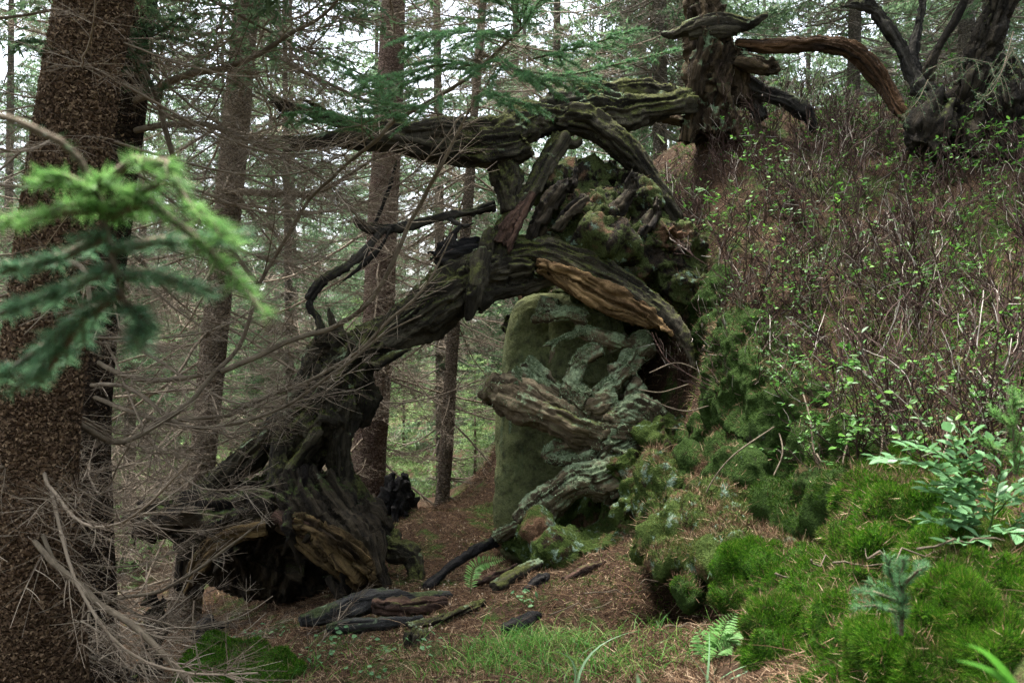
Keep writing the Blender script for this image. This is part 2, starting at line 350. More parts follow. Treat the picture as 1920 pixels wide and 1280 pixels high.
GX, GY = np.meshgrid(gx, gy); GV = np.stack([GX.ravel(), GY.ravel(), zt(GX.ravel(), GY.ravel())], -1)
nx, ny = len(gx), len(gy); ii = (np.arange(ny - 1)[:, None] * nx + np.arange(nx - 1)[None]).ravel()
GF = np.stack([ii, ii + 1, ii + nx + 1, ii + nx], -1)
ground = tag(link('ground', new_mesh('ground', GV, GF), None, M['ground']), kind='structure')
ground['label'] = 'sloping forest floor of brown spruce litter with moss'

# ------------------------------------------------------------------ wood and lump builders
def P4(lst, step=.04, wob=.12, seed=0):
    """(px, py, depth, radius) list -> smoothed world path with radius column"""
    A = np.array([(*W(a, b, c), r) for a, b, c, r in lst]); A = resample(A, step); A[:, 3] = np.maximum(A[:, 3], .004)
    t = np.arange(len(A)) * step; nz = np.stack([fbm(np.stack([t * 2.5, 0 * t + 7.1 * k + seed, 0 * t], -1), 2, 3 + k) for k in range(3)], -1)
    A[:, :3] += nz * A[:, 3:4] * wob * 2; A[:, 3] *= 1 + .18 * fbm(np.stack([t * 4, 0 * t + seed, 0 * t + 4], -1), 2, 8)
    return A
def splinter(px, py, d, dx, dy, n, L, r, spread=.35, seed=1):
    g = np.random.default_rng(seed); c = W(px, py, d); a = unit(np.array((dx, 0, -dy), float)); out = []
    for k in range(n):
        dr = unit(a + g.normal(0, spread, 3)); l = L * g.uniform(.4, 1.1); o = c + g.normal(0, r * 1.2, 3) - dr * l * .4
        q = np.linspace(0, 1, 6)[:, None]; A = np.hstack([o + dr * l * 1.3 * q, r * (1 - q ** 1.5) * .8 + .003]); out.append(A)
    return out
def grain_coords(V, paths):
    best = np.full(len(V), 1e9); G = np.zeros((len(V), 3)); RR = np.zeros(len(V)); off = 0.
    for A in paths:
        A = A[::3] if len(A) > 9 else A
        p, q = A[:-1, :3], A[1:, :3]; d = q - p; L = np.linalg.norm(d, axis=1) + 1e-9; d = d / L[:, None]; s = np.concatenate([[0], np.cumsum(L)[:-1]])
        for k in range(len(p)):
            rel = V - p[k]; t = np.clip(rel @ d[k], 0, L[k]); per = rel - t[:, None] * d[k]; ds = np.linalg.norm(per, axis=1) - A[k, 3]
            m = ds < best
            if not m.any(): continue
            u = unit(np.cross(d[k], (.3, .2, .93))); v = np.cross(d[k], u); best[m] = ds[m]
            tt = rel[m] @ d[k]; G[m] = np.stack([s[k] + tt + off, per[m] @ u, per[m] @ v], -1); RR[m] = A[k, 3]
        off += 3.7
    return G, RR
def carve(paths, vox, rough=1., seed=0, balls=(), groove=1.):
    parts = [tube(A[:, :3], A[:, 3], 14) for A in paths] + list(balls)
    V, F = remesh(*joinm(parts), vox)
    if len(paths): G, R = grain_coords(V, paths)
    else: G, R = V.copy(), np.full(len(V), .1)
    N = vnormals(V, F); R = np.clip(R, .012, .2)
    Gs = G + .03 * np.stack([fbm(V * 5, 2, seed + k) for k in range(3)], -1)
    n1 = fbm(np.stack([Gs[:, 0] * 1.3, Gs[:, 1] * 9, Gs[:, 2] * 9], -1), 4, seed)
    n2 = 1 - 2 * np.abs(fbm(np.stack([Gs[:, 0] * 2.0, Gs[:, 1] * 24, Gs[:, 2] * 24], -1), 3, seed + 5))
    n3 = fbm(V * 4.5, 4, seed + 9); n4 = fbm(V * 34, 3, seed + 12)
    D = R * (.34 * n1 + .30 * n3) * rough - groove * .22 * R * np.clip(n2 - .25, 0, 1) * 1.5 + .006 * n4 * rough
    return V + N * D[:, None], F, G
def wood(name, parent, lists, mat, vox=.012, rough=1., seed=0, balls=(), extra=(), groove=1., kind=None):
    paths = [P4(l, seed=seed + 3 * k, wob=.12 * min(rough, 2)) for k, l in enumerate(lists)] + list(extra)
    V, F, G = carve(paths, vox, rough, seed, balls, groove)
    o = part(name, V, F, mat, parent, attr=G, kind=kind); o_mesh[o.name] = (V, F); return o
o_mesh = {}
def pb(px, py, d, rx, ry, rd, rot=0., tilt=0.):
    return ball(W(px, py, d), (rx * d / FPX, rd, ry * d / FPX), rot, tilt)
def lump(balls, vox, amp=.05, freq=3., seed=0, fine=.012, knobs=3):
    g = np.random.default_rng(seed + 900); extra = []
    for BV, BF in balls:
        c = BV.mean(0); h = (BV.max(0) - BV.min(0)) / 2
        for k in range(knobs):
            d = unit(g.normal(0, 1, 3)); extra.append(ball(c + d * h * g.uniform(.65, .95), h.mean() * g.uniform(.22, .5) * np.array((1, 1, g.uniform(.6, 1.1))), g.uniform(0, 3), g.uniform(-.5, .5), 12, 8))
    balls = list(balls) + extra
    V, F = remesh(*joinm(balls), vox); N = vnormals(V, F)
    D = amp * 2.2 * fbm(V * freq + .5 * np.stack([fbm(V * 4, 2, seed + 20 + k) for k in range(3)], -1), 5, seed) + fine * 1.5 * fbm(V * 18, 3, seed + 3) + .035 * np.clip(fbm(V * 8.5, 3, seed + 6), -.6, .3)
    return V + N * D[:, None], F
def scatter(V, F, n, mask=None, seed=0):
    g = np.random.default_rng(seed); A, B, C = V[F[:, 0]], V[F[:, 1]], V[F[:, 2]]
    T = [(A, B, C)]
    if F.shape[1] == 4: T.append((A, C, V[F[:, 3]]))
    A = np.vstack([t[0] for t in T]); B = np.vstack([t[1] for t in T]); C = np.vstack([t[2] for t in T])
    cr = np.cross(B - A, C - A); ar = np.linalg.norm(cr, axis=1); nn = cr / (ar[:, None] + 1e-12); cen = (A + B + C) / 3
    wt = ar * (mask(cen, nn) if mask else 1.); wt = np.clip(wt, 0, None)
    if wt.sum() <= 0: return np.zeros((0, 3)), np.zeros((0, 3))
    k = g.choice(len(A), n, p=wt / wt.sum()); u = np.sqrt(g.random(n))[:, None]; v = g.random(n)[:, None]
    return (1 - u) * A[k] + u * (1 - v) * B[k] + u * v * C[k], nn[k]
def blades(P, D, L, wd, seed=0):
    """one triangle each, at P along D"""
    g = np.random.default_rng(seed); n = len(P); s = unit(np.cross(D, g.normal(0, 1, (n, 3)))); L = np.broadcast_to(L, (n,))[:, None]; wd = np.broadcast_to(wd, (n,))[:, None]
    V = np.stack([P - s * wd / 2, P + s * wd / 2, P + D * L], 1).reshape(-1, 3); return V, np.arange(3 * n).reshape(-1, 3)
def moss_on(parent, V, F, n, mat, L=(.012, .028), wd=.0035, mask=None, seed=0, name='moss', droop=.25, jit=.45):
    P, N = scatter(V, F, n, mask, seed); g = np.random.default_rng(seed + 1)
    if not len(P): return
    D = unit(N + g.normal(0, jit, N.shape) + np.array((0, 0, .35 - droop)))
    BV, BF = blades(P - N * .003, D, g.uniform(*L, len(P)) * (.55 + 1.1 * np.clip(fbm(P * 16, 3, seed + 4) + .35, 0, 1)), wd, seed + 2)
    return part(name, BV, BF, mat, parent, False, 'stuff')
def upmask(lo=.1, freq=5., thr=-.1, seed=0):
    return lambda c, n: np.clip(n[:, 2] - lo, 0, 1) * (fbm(c * freq, 3, seed) > thr) + 1e-9

# ------------------------------------------------------------------ the big dead tree with its arches
dead = thing('dead_tree', 'black and mossy fallen dead tree whose limbs arch over a hollow root plate', 'dead tree', W(560, 1150, 5.8))
wood('upper_log', dead, [
    [(1290,195,6.95,.10),(1200,205,6.75,.15),(1100,213,6.55,.165),(1000,222,6.35,.15),(920,238,6.2,.12),(820,248,6.1,.09),(700,240,6.05,.062),(620,226,6.,.05),(560,203,6.,.035),(475,172,5.95,.008)],
    [(980,265,6.2,.12),(900,285,6.15,.13),(820,280,6.1,.10),(740,262,6.05,.07),(640,262,6.,.05),(548,272,5.95,.014)],
    [(1010,225,6.35,.10),(1090,225,6.4,.11),(1150,262,6.4,.10),(1200,315,6.4,.085),(1235,365,6.4,.075),(1270,420,6.4,.06)],
    [(930,280,6.2,.13),(945,330,6.2,.11),(955,365,6.15,.09),(960,400,6.12,.08)],
    [(1250,190,6.9,.12),(1180,172,6.8,.10),(1100,180,6.6,.10),(1030,190,6.4,.08)],
    [(640,228,6.,.04),(590,196,5.95,.02),(560,186,5.9,.006)], [(560,205,6.,.03),(530,215,5.95,.02),(510,232,5.95,.006)]],
    M['snag'], .013, 1.15, 1, extra=splinter(560,268,5.96,-1,.15,7,.22,.016,.25,2) + splinter(520,190,5.96,-1,-.3,5,.2,.012,.35,3))
wood('forked_limb', dead, [
    [(1050,255,6.35,.075),(1025,305,6.28,.078),(995,360,6.18,.085),(965,410,6.12,.095),(940,460,6.1,.12),(930,500,6.1,.12)],
    [(1055,262,6.36,.06),(1075,272,6.38,.04),(1090,262,6.4,.03)]], M['snag'], .012, .9, 4)
wood('rotten_core', dead, [[(985,385,6.08,.05),(955,425,6.02,.06),(935,462,6.,.05)],[(1000,360,6.08,.03),(965,440,5.99,.035),(950,475,5.99,.02)]], M['red'], .010, 1.5, 5)
wood('leaning_trunk', dead, [
    [(1000,500,6.1,.13),(950,505,6.1,.15),(900,520,6.05,.165),(830,568,6.,.165),(760,612,5.95,.15),(700,645,5.92,.13),(665,680,5.9,.17),(645,725,5.9,.24),(622,772,5.9,.23),(590,815,5.9,.17),(560,860,5.9,.14)],
    [(1040,520,6.1,.06),(985,535,6.1,.07),(930,545,6.05,.08),(890,570,6.0,.09)],
    [(905,470,5.97,.07),(897,520,5.9,.065),(888,560,5.88,.055),(880,602,5.88,.025)],
    [(640,640,5.95,.09),(600,650,5.95,.07),(575,690,5.9,.045),(550,750,5.85,.055),(528,800,5.8,.05),(522,860,5.78,.065),(520,920,5.75,.12)],
    [(650,750,5.85,.13),(636,820,5.85,.105),(636,880,5.87,.09),(658,935,5.9,.11),(675,965,5.9,.12)],
    [(600,760,5.85,.10),(540,800,5.9,.12),(480,850,5.95,.11),(420,898,6.,.09),(370,930,6.,.06)],
    [(605,800,5.75,.05),(585,825,5.72,.045),(565,850,5.72,.03),(545,885,5.72,.05)],
    [(620,770,5.72,.05),(640,790,5.7,.04),(600,780,5.7,.035)],
    [(640,640,5.9,.06),(622,600,5.88,.035),(615,572,5.86,.008)],[(600,640,5.9,.05),(598,610,5.88,.02),(590,585,5.87,.006)],
    [(700,690,5.75,.05),(740,665,5.78,.035),(775,652,5.8,.008)]],
    M['snag'], .013, 1.05, 7, extra=splinter(640,640,5.85,-.2,-1,6,.16,.02,.4,8))
wood('broken_stub', dead, [[(900,478,6.15,.11),(860,482,6.12,.10),(825,478,6.1,.085)],[(850,470,6.1,.05),(848,445,6.1,.03),(866,420,6.08,.008)],[(840,500,6.1,.07),(865,520,6.1,.05)]],
     M['black'], .012, 1.3, 11, extra=splinter(822,478,6.1,-1,.2,6,.12,.02,.4,12))
wood('broken_branch', dead, [
    [(935,385,6.2,.05),(880,400,6.2,.04),(820,412,6.18,.036),(760,424,6.15,.036),(710,430,6.1,.038),(685,425,6.1,.03),(664,408,6.08,.018)],
    [(712,432,6.1,.035),(690,462,6.08,.03),(655,495,6.05,.032),(615,522,6.02,.034),(590,548,6.,.036),(583,575,5.98,.03),(598,598,5.96,.03),(612,640,5.93,.045)],
    [(735,430,6.1,.02),(712,465,6.05,.022),(680,495,6.02,.026),(650,520,6.,.018),(622,545,5.98,.006)],
    [(700,425,6.1,.016),(718,385,6.1,.014),(732,350,6.12,.011),(745,300,6.15,.008)],[(840,412,6.18,.02),(870,425,6.1,.016),(890,418,6.05,.006)]],
    M['charred'], .008, 1.8, 14, groove=1.6)
rl = wood('mossy_limb', dead, [
    [(930,490,6.1,.12),(990,470,6.1,.11),(1050,478,6.05,.10),(1120,508,6.02,.11),(1190,545,5.95,.11),(1245,590,5.85,.085),(1285,640,5.75,.045),(1300,690,5.7,.02)],
    [(1000,455,6.2,.08),(1100,480,6.2,.10),(1200,520,6.1,.1)]], M['snag'], .012, 1.0, 17)
wood('heartwood', rl, [[(1005,490,5.99,.02),(1050,506,5.95,.045),(1110,528,5.92,.058),(1170,560,5.87,.060),(1225,596,5.8,.042),(1262,632,5.74,.012)],
    [(1040,512,5.97,.03),(1090,548,5.93,.05),(1140,572,5.90,.055),(1190,594,5.86,.04),(1225,612,5.82,.015)],[(1120,575,5.92,.03),(1165,595,5.88,.03),(1205,606,5.86,.01)],[(1010,505,6.,.02),(1060,540,5.97,.03),(1100,562,5.95,.02)]],
    M['heart'], .0085, 1.7, 19, groove=2.6, extra=splinter(1225,605,5.8,1,.6,6,.16,.012,.15,33) + splinter(1030,505,5.96,-1,-.2,5,.12,.012,.2,34))
wood('root_plate', dead, [
    [(560,900,5.8,.16),(520,945,5.75,.17),(430,962,5.75,.16),(340,972,5.75,.13),(255,985,5.75,.05)],
    [(330,960,5.8,.09),(280,945,5.8,.04)], [(340,1000,5.7,.09),(290,1010,5.7,.04)],
    [(600,905,5.8,.15),(640,960,5.72,.17),(680,1020,5.68,.14),(700,1080,5.65,.11),(705,1130,5.65,.09)],
    [(545,890,5.76,.13),(560,940,5.66,.15),(590,985,5.6,.14),(640,1030,5.58,.12)],
    [(660,950,5.9,.14),(700,985,5.95,.13),(720,1040,5.95,.10)],
    [(400,960,5.9,.14),(360,1040,5.95,.12),(345,1110,5.95,.09)]],
    M['plate'], .014, 1.35, 23, balls=[pb(530, 1010, 6.45, 200, 120, .28), pb(560, 940, 6.05, 120, 70, .25)],  # rear ball added to close the hollow and block light
    extra=splinter(262,985,5.75,-1,0,6,.2,.03,.5,24) + splinter(280,960,5.75,-1,-.4,5,.2,.03,.5,25) + splinter(430,1000,5.55,-.5,1,8,.25,.03,.5,26) + splinter(640,1090,5.5,.2,1,8,.22,.03,.5,27) + splinter(560,1000,5.5,0,1,8,.2,.03,.5,28))
wood('root', dead, [[(500,985,5.55,.07),(440,1000,5.52,.075),(395,1030,5.5,.08),(365,1070,5.48,.065),(342,1118,5.46,.03)]], M['gold'], .010, 1.1, 27, groove=1.8)
wood('root', dead, [[(550,985,5.5,.06),(605,1005,5.46,.10),(650,1035,5.45,.115),(685,1072,5.46,.09),(700,1108,5.5,.04)],[(560,1010,5.5,.06),(605,1045,5.46,.08),(645,1080,5.46,.07),(675,1105,5.48,.04)],
    [(520,975,5.55,.05),(560,985,5.5,.07),(600,1000,5.48,.06)]], M['gold'], .010, 1.2, 29, groove=2.2)
wood('root', dead, [[(555,975,5.56,.05),(580,1000,5.5,.055),(595,1030,5.48,.04)],[(520,965,5.6,.06),(550,980,5.53,.06),(600,985,5.5,.05)]], M['red'], .010, 1.5, 31)
for nm, nn, sd in (('upper_log', 9000, 1), ('leaning_trunk', 9000, 2), ('mossy_limb', 9000, 3), ('forked_limb', 2500, 4)):
    o = [c for c in dead.children if c.name == nm][0]; V, F = o_mesh[nm]
    moss_on(o, V, F, nn, M['mossbladeolive'], (.008, .020), .004, upmask(.0, 4., .0, sd), sd, jit=.6)

# ------------------------------------------------------------------ rock pillar, stump and roots on it
def rock(name, c, half, tilt, vox, seed, label, cat, amp=.06):
    n = 14; u = np.linspace(-1, 1, n); parts = []
    a, b = np.meshgrid(u, u); o = np.ones_like(a); Vs = []; Fs = []; k = 0
    for s in (-1, 1):
        for ax in range(3):
            q = [a.ravel(), b.ravel()]; q.insert(ax, s * o.ravel()); Vs.append(np.stack(q, -1)); i = (np.arange(n - 1)[:, None] * n + np.arange(n - 1)[None]).ravel()
            f = np.stack([i, i + 1, i + n + 1, i + n], -1); Fs.append((f if (s > 0) ^ (ax == 1) else f[:, ::-1]) + k); k += n * n
    V = np.vstack(Vs); V = V / (np.abs(V) ** 6).sum(1, keepdims=True) ** (1 / 6.); V = V * half
    V[:, 0] += tilt * V[:, 2]; V, F = remesh(V + c, np.vstack(Fs), vox); N = vnormals(V, F)
    V = V + N * (amp * fbm(V * 2.2, 3, seed) + .014 * fbm(V * 9, 5, seed + 2) + .006 * fbm(V * 45, 2, seed + 3))[:, None]
    return solid(name, V, F, M['rock'], label, cat), V, F
rk, V, F = rock('rock_pillar', W(1046, 800, 6.75), np.array((.44, .42, .98)), .06, .016, 3, 'tall green algae-covered sandstone pillar behind the lichen roots', 'rock', .035)
moss_on(rk, V, F, 22000, M['mossbladeolive'], (.004, .010), .004, lambda c, n: np.clip(-n[:, 1], 0, 1) * (fbm(c * 4, 4, 4) > -.1) + 1e-9, 40)
rk2, V, F = rock('boulder', W(1085, 655, 6.42), np.array((.22, .12, .26)), 0., .016, 9, 'smooth grey-green stone face framed by the lichen roots under the heartwood limb', 'rock', .02)

stump = thing('tree_stump', 'mossy rotten stump on top of the rock with lichen-covered roots gripping it', 'stump', W(1100, 1030, 5.8))
V, F = lump([pb(1100,400,6.35,90,55,.28), pb(1050,365,6.4,45,45,.2), pb(1180,400,6.4,70,60,.25), pb(1150,450,6.3,120,45,.3), pb(1250,470,6.3,80,70,.35), pb(1060,430,6.25,50,35,.18), pb(1110,345,6.6,90,30,.25),
             pb(1000,470,6.3,50,35,.2), pb(1300,540,6.3,50,70,.4), pb(1180,560,6.75,140,90,.35), pb(1150,640,7.15,220,200,.3)], .016, .11, 3.4, 5, .03)
sm = part('mound', V, F, M['mound'], stump)
moss_on(sm, V, F, 5000, M['mossbladeolive'], (.006, .014), .004, upmask(.0, 4., .05, 7), 41)
wood('rotten_wall', stump, [[(1000,450,6.12,.06),(1020,400,6.1,.06),(1045,360,6.12,.05),(1075,340,6.15,.03)],[(1040,430,6.05,.05),(1065,395,6.05,.055),(1100,375,6.08,.05)],[(1130,440,6.05,.05),(1150,400,6.08,.06),(1180,370,6.1,.05),(1190,330,6.15,.03)],[(1200,450,6.05,.06),(1225,410,6.1,.06),(1235,370,6.15,.04)],[(1090,450,6.0,.05),(1120,430,6.,.05),(1170,425,6.,.05)]],
     M['plate'], .011, 2., 61, groove=2.2, extra=splinter(1075,345,6.1,.1,-1,7,.12,.02,.3,62) + splinter(1185,345,6.12,.1,-1,7,.12,.02,.3,63))
moss_on(sm, V, F, 3500, M['mossblade'], (.012, .022), .004, upmask(.1, 3., .22, 8), 42)
moss_on(sm, V, F, 3500, M['litter'], (.02, .05), .003, upmask(.1, 3., .05, 18), 43, name='litter', jit=1.4)
ROOTS = [('tanroot', [[(928,742,6.,.06),(950,738,5.93,.085),(1000,755,5.86,.095),(1050,778,5.8,.1),(1110,798,5.8,.105),(1170,805,5.85,.10),(1240,800,5.95,.08)],[(935,700,6.05,.04),(932,745,5.98,.07)]]),
         ('lichroot', [[(1130,655,5.98,.035),(1098,672,5.93,.042),(1078,700,5.9,.042),(1072,730,5.88,.05),(1100,755,5.86,.06)],[(1140,650,6.,.05),(1180,640,6.05,.05)]]),
         ('lichroot', [[(1195,640,6.,.05),(1178,680,5.95,.055),(1150,720,5.9,.06),(1115,748,5.88,.06),(1095,775,5.86,.06)],[(1170,690,5.92,.03),(1140,690,5.9,.02)]]),
         ('lichroot', [[(1120,815,5.82,.06),(1070,826,5.78,.035),(1035,838,5.76,.03),(1026,852,5.75,.028),(1050,862,5.74,.03),(1090,858,5.74,.04),(1130,850,5.76,.06)]]),
         ('lichroot', [[(1190,830,5.85,.12),(1140,850,5.8,.10),(1105,885,5.75,.06),(1075,915,5.72,.045),(1035,948,5.72,.05),(990,970,5.74,.055),(950,990,5.76,.045),(925,1010,5.78,.035)]]),
         ('lichroot', [[(985,985,5.68,.06),(1020,948,5.66,.07),(1060,915,5.66,.07),(1105,900,5.66,.085),(1150,905,5.66,.10),(1190,880,5.7,.12)],[(1060,925,5.62,.03),(1100,918,5.6,.03),(1135,925,5.6,.035)]]),
         ('lichroot', [[(985,690,6.,.05),(1000,705,5.95,.055),(1030,725,5.92,.05),(1060,745,5.9,.04)],[(1000,690,5.95,.02),(1030,705,5.93,.008)]]),
         ('lichroot', [[(1150,770,5.84,.08),(1200,790,5.85,.10),(1215,815,5.85,.09)],[(1130,760,5.86,.07),(1160,745,5.86,.05)]]),
         ('tanroot', [[(966,688,5.9,.02),(970,712,5.84,.022),(962,760,5.78,.018),(955,815,5.77,.004)]]),
         ('lichroot', [[(1000,600,6.1,.03),(1020,595,6.02,.035),(1060,588,6.,.045),(1100,598,6.02,.04)],[(1080,612,6.02,.03),(1120,626,5.98,.035),(1165,640,5.98,.035),(1190,655,6.,.02)],[(1010,570,6.12,.05),(1050,575,6.08,.05)]]),
         ('lichroot', [[(1095,622,5.98,.016),(1060,632,5.94,.013),(1038,642,5.92,.011),(1016,650,5.9,.005)],[(1040,640,5.92,.010),(1036,660,5.9,.008),(1028,682,5.9,.004)]])]
for k, (mt, ls) in enumerate(ROOTS):
    crust = [pb(1175,790,5.84,55,42,.14), pb(1215,800,5.85,35,40,.14), pb(1120,765,5.86,40,26,.1), pb(1150,845,5.78,48,34,.13), pb(1185,730,5.95,22,45,.1), pb(1205,650,6.02,28,30,.1), pb(1135,730,5.92,20,22,.07)] if k == 7 else ()
    ro = wood('root', stump, [[(a, b, c + .02, r * 1.4) for a, b, c, r in l] for l in ls], M[mt], .0095, 1.7, 50 + k, crust, groove=.9); V, F = o_mesh[ro.name]
    P, N = scatter(V, F, 1900, lambda c, n: (fbm(c * 7, 3, 60 + k) > (.2 if mt == 'tanroot' else .08)) * np.clip(.4 + n[:, 2] - .3 * n[:, 1], .05, 1) + 1e-9, k); g = np.random.default_rng(k)
    t = unit(np.cross(N, g.normal(0, 1, N.shape)) + N * .45); BV, BF = blades(P - N * .002, t, g.uniform(.006, .02, len(P)), g.uniform(.008, .016, len(P)), k)
    part('lichen', BV, BF, M['lichen'], ro, False, 'stuff'); moss_on(ro, V, F, 2200, M['mossbladeolive'], (.005, .012), .004, lambda c, n: (fbm(c * 6, 3, 160 + k) > .0) * np.clip(.5 + n[:, 2], .1, 1) + 1e-9, 90 + k)
V, F = lump([pb(1040,1035,5.75,75,45,.25), pb(1110,1030,5.75,80,50,.3), pb(1180,980,5.8,60,80,.3), pb(1090,975,6.1,80,60,.12), pb(1180,880,5.95,70,60,.25), pb(960,1020,5.85,40,25,.15), pb(1225,870,5.95,60,80,.3), pb(985,1060,5.55,20,35,.10), pb(1190,945,5.5,48,75,.22), pb(1160,1025,5.42,60,40,.2), pb(1080,1035,5.42,85,36,.2), pb(1000,1012,5.5,45,36,.18), pb(1230,1000,5.3,50,60,.22), pb(1160,880,5.66,50,40,.2), pb(1225,830,5.75,45,50,.2)], .015, .09, 4., 15, .025)
fm = part('root_foot', V, F, M['mosslow'], stump)
moss_on(fm, V, F, 14000, M['mossbladeolive'], (.008, .02), .0035, lambda c, n: (fbm(c * 5, 3, 17) > -.15) + 1e-9, 44)
moss_on(fm, V, F, 4500, M['mossblade'], (.008, .02), .0035, lambda c, n: (fbm(c * 3, 3, 19) > .2) + 1e-9, 46)

# ------------------------------------------------------------------ mossy boulders of the right bank
GRB = 'mossy boulders of the bank'
def boulder(label, balls, mat, bmat, n, seed, vox=.014, amp=.07, L=(.012, .03), wd=.0032, mask=None, litter=0, freq=3.2, knobs=3):
    V, F = lump(balls, vox, amp, freq, seed, .018, knobs)
    o = solid('mossy_boulder', V, F, M[mat], label, 'boulder', GRB)
    moss_on(o, V, F, n, M[bmat], L, wd, mask or (lambda c, nn: (fbm(c * 4, 3, seed) > -.35) * np.clip(.45 + nn[:, 2], .05, 1) + 1e-9), seed, droop=.1)
    if bmat == 'mossblade':
        moss_on(o, V, F, n // 4, M['mossbladeolive'], L, wd, lambda c, nn: (fbm(c * 6, 3, seed + 30) > .12) + 1e-9, seed + 31, droop=.1); moss_on(o, V, F, n // 6, M['mossbladedark'], L, wd, lambda c, nn: (fbm(c * 5, 3, seed + 40) > .1) + 1e-9, seed + 41, droop=.1)
        moss_on(o, V, F, max(300, n // 28), M['litter'], (.02, .05), .0025, upmask(.0, 5., -.2, seed + 50), seed + 51, name='litter', jit=1.5)
    if litter: moss_on(o, V, F, litter, M['litter'], (.02, .055), .0035, upmask(.35, 3., -.1, seed), seed + 9, name='litter', jit=1.5)
    return o, V, F
boulder('dark mossy cliff beside the black cave, under bare bilberry twigs', [pb(1365,750,5.1,38,150,.35), pb(1405,780,4.95,55,150,.4), pb(1455,800,4.75,60,130,.4), pb(1375,890,4.7,70,70,.35), pb(1315,905,4.9,50,60,.35), pb(1305,830,5.4,45,55,.3), pb(1335,640,5.9,38,110,.3), pb(1345,560,5.95,30,50,.25), pb(1510,850,4.5,60,90,.35), pb(1390,660,5.35,50,90,.35), pb(1440,690,5.1,60,80,.4), pb(1500,760,4.75,60,70,.35)], 'mossdark', 'mossbladedark', 40000, 70, L=(.005, .013), amp=.05, knobs=0, litter=5000)  # cave-side lumps of dark moss added to darken the cave interior
boulder('olive mossy boulder with rusty streaks at the foot of the stump', [pb(1235,950,4.95,60,75,.35), pb(1290,985,4.6,70,60,.35), pb(1260,1020,4.65,45,35,.25), pb(1350,960,4.5,80,45,.4)], 'mosslow', 'mossbladeolive', 22000, 71, L=(.008, .02), litter=6000, knobs=1, amp=.10)
boulder('litter-topped mossy ledge overhanging a dark hollow', [pb(1400,1000,4.1,90,38,.5), pb(1480,1020,3.8,80,40,.45), pb(1350,1035,4.0,70,32,.45), pb(1290,1040,4.2,50,34,.4), pb(1420,1040,3.5,40,28,.25)], 'mosslow', 'mossbladeolive', 16000, 72, litter=14000, knobs=1, amp=.05)
boulder('bright green mossy boulder right of the dark hollow', [pb(1445,1130,3.15,80,85,.32), pb(1500,1190,2.95,100,120,.34), pb(1560,1120,3.0,95,75,.34), pb(1425,1080,3.25,55,40,.25), pb(1520,1290,2.75,110,110,.3)], 'mossgreen', 'mossblade', 110000, 73, .012, .07, (.010, .022), wd=.0026, knobs=4)
boulder('bright green mossy hump under the spruce seedling', [pb(1615,1190,2.6,105,110,.34), pb(1570,1270,2.55,95,90,.3), pb(1650,1110,2.8,95,70,.32)], 'mossgreen', 'mossblade', 90000, 74, .012, .07, (.010, .022), wd=.0024, litter=1500, knobs=4)
boulder('largest deep green moss cushion beside the bilberry leaves', [pb(1770,1180,2.25,125,115,.3), pb(1710,1270,2.15,95,110,.26), pb(1840,1100,2.4,125,75,.32), pb(1920,1070,2.5,90,70,.3), pb(1810,1260,2.08,100,95,.22)], 'mossgreen', 'mossblade', 190000, 75, .012, .06, (.010, .024), wd=.0022, knobs=4)
boulder('mossy knoll with brown peat patches below the slope', [pb(1690,970,3.1,115,85,.36), pb(1640,1040,3.,100,75,.34), pb(1770,1010,2.9,105,75,.34), pb(1740,910,3.3,100,50,.32)], 'mossgreen', 'mossblade', 90000, 76, .013, .05, (.010, .022), litter=4000, knobs=4)
boulder('dark mossy bank below the root ends', [pb(1560,930,3.8,80,80,.35), pb(1500,960,3.9,60,60,.3), pb(1600,860,4.0,80,50,.35), pb(1630,970,3.5,45,60,.25)], 'mossdark', 'mossbladedark', 34000, 77, L=(.012, .025), litter=1500, knobs=1)
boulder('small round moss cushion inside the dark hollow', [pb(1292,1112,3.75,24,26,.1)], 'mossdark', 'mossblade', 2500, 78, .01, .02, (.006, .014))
boulder('low moss-topped stone by the dark stump', [pb(420,1250,3.95,75,28,.22), pb(510,1262,3.85,50,18,.18), pb(380,1262,4.05,40,22,.18)], 'mossgreen', 'mossblade', 22000, 79, .012, .04, (.008, .018))

# ------------------------------------------------------------------ upper dead trunk and the dark tree on the crest
ut = thing('dead_tree', 'gnarled dead trunk with a burl collar standing on the crest', 'dead tree', W(1335, 245, 7.1))
wood('trunk', ut, [[(1335,265,7.1,.20),(1330,200,7.1,.17),(1325,140,7.1,.17),(1322,90,7.1,.16),(1315,40,7.1,.18),(1308,-10,7.1,.17),(1300,-80,7.1,.15)],
    [(1290,270,7.,.09),(1302,200,6.98,.075),(1308,130,6.97,.08),(1325,70,6.98,.08)],[(1385,270,7.,.10),(1368,210,6.98,.09),(1352,150,6.97,.09),(1365,80,7.,.07)],
    [(1375,90,7.05,.1),(1385,140,7.05,.09),(1390,190,7.05,.08)],[(1290,230,7.05,.06),(1260,225,7.1,.07),(1230,222,7.15,.06)]], M['trunkdead'], .014, 1.5, 80, groove=1.8)
wood('burl', ut, [[(1238,62,7.05,.02),(1265,65,7.,.045),(1300,50,6.95,.06),(1345,40,6.93,.065),(1395,45,6.98,.055),(1440,28,7.,.012)],[(1290,68,6.96,.05),(1340,58,6.92,.05),(1385,58,6.98,.05)]], M['snag'], .012, 1.3, 82)
wood('limb', ut, [[(1375,84,7.05,.05),(1450,88,7.,.058),(1540,82,6.95,.066),(1600,98,6.9,.07),(1645,140,6.85,.07),(1685,205,6.75,.068),(1730,255,6.6,.05)]], M['limb'], .011, 1., 84, groove=1.4)
wood('broken_stub', ut, [[(1385,112,7.,.07),(1420,118,6.95,.075),(1448,125,6.9,.05)]], M['trunkdead'], .011, 1.6, 86, extra=splinter(1448,128,6.9,1,.4,6,.1,.02,.5,87))
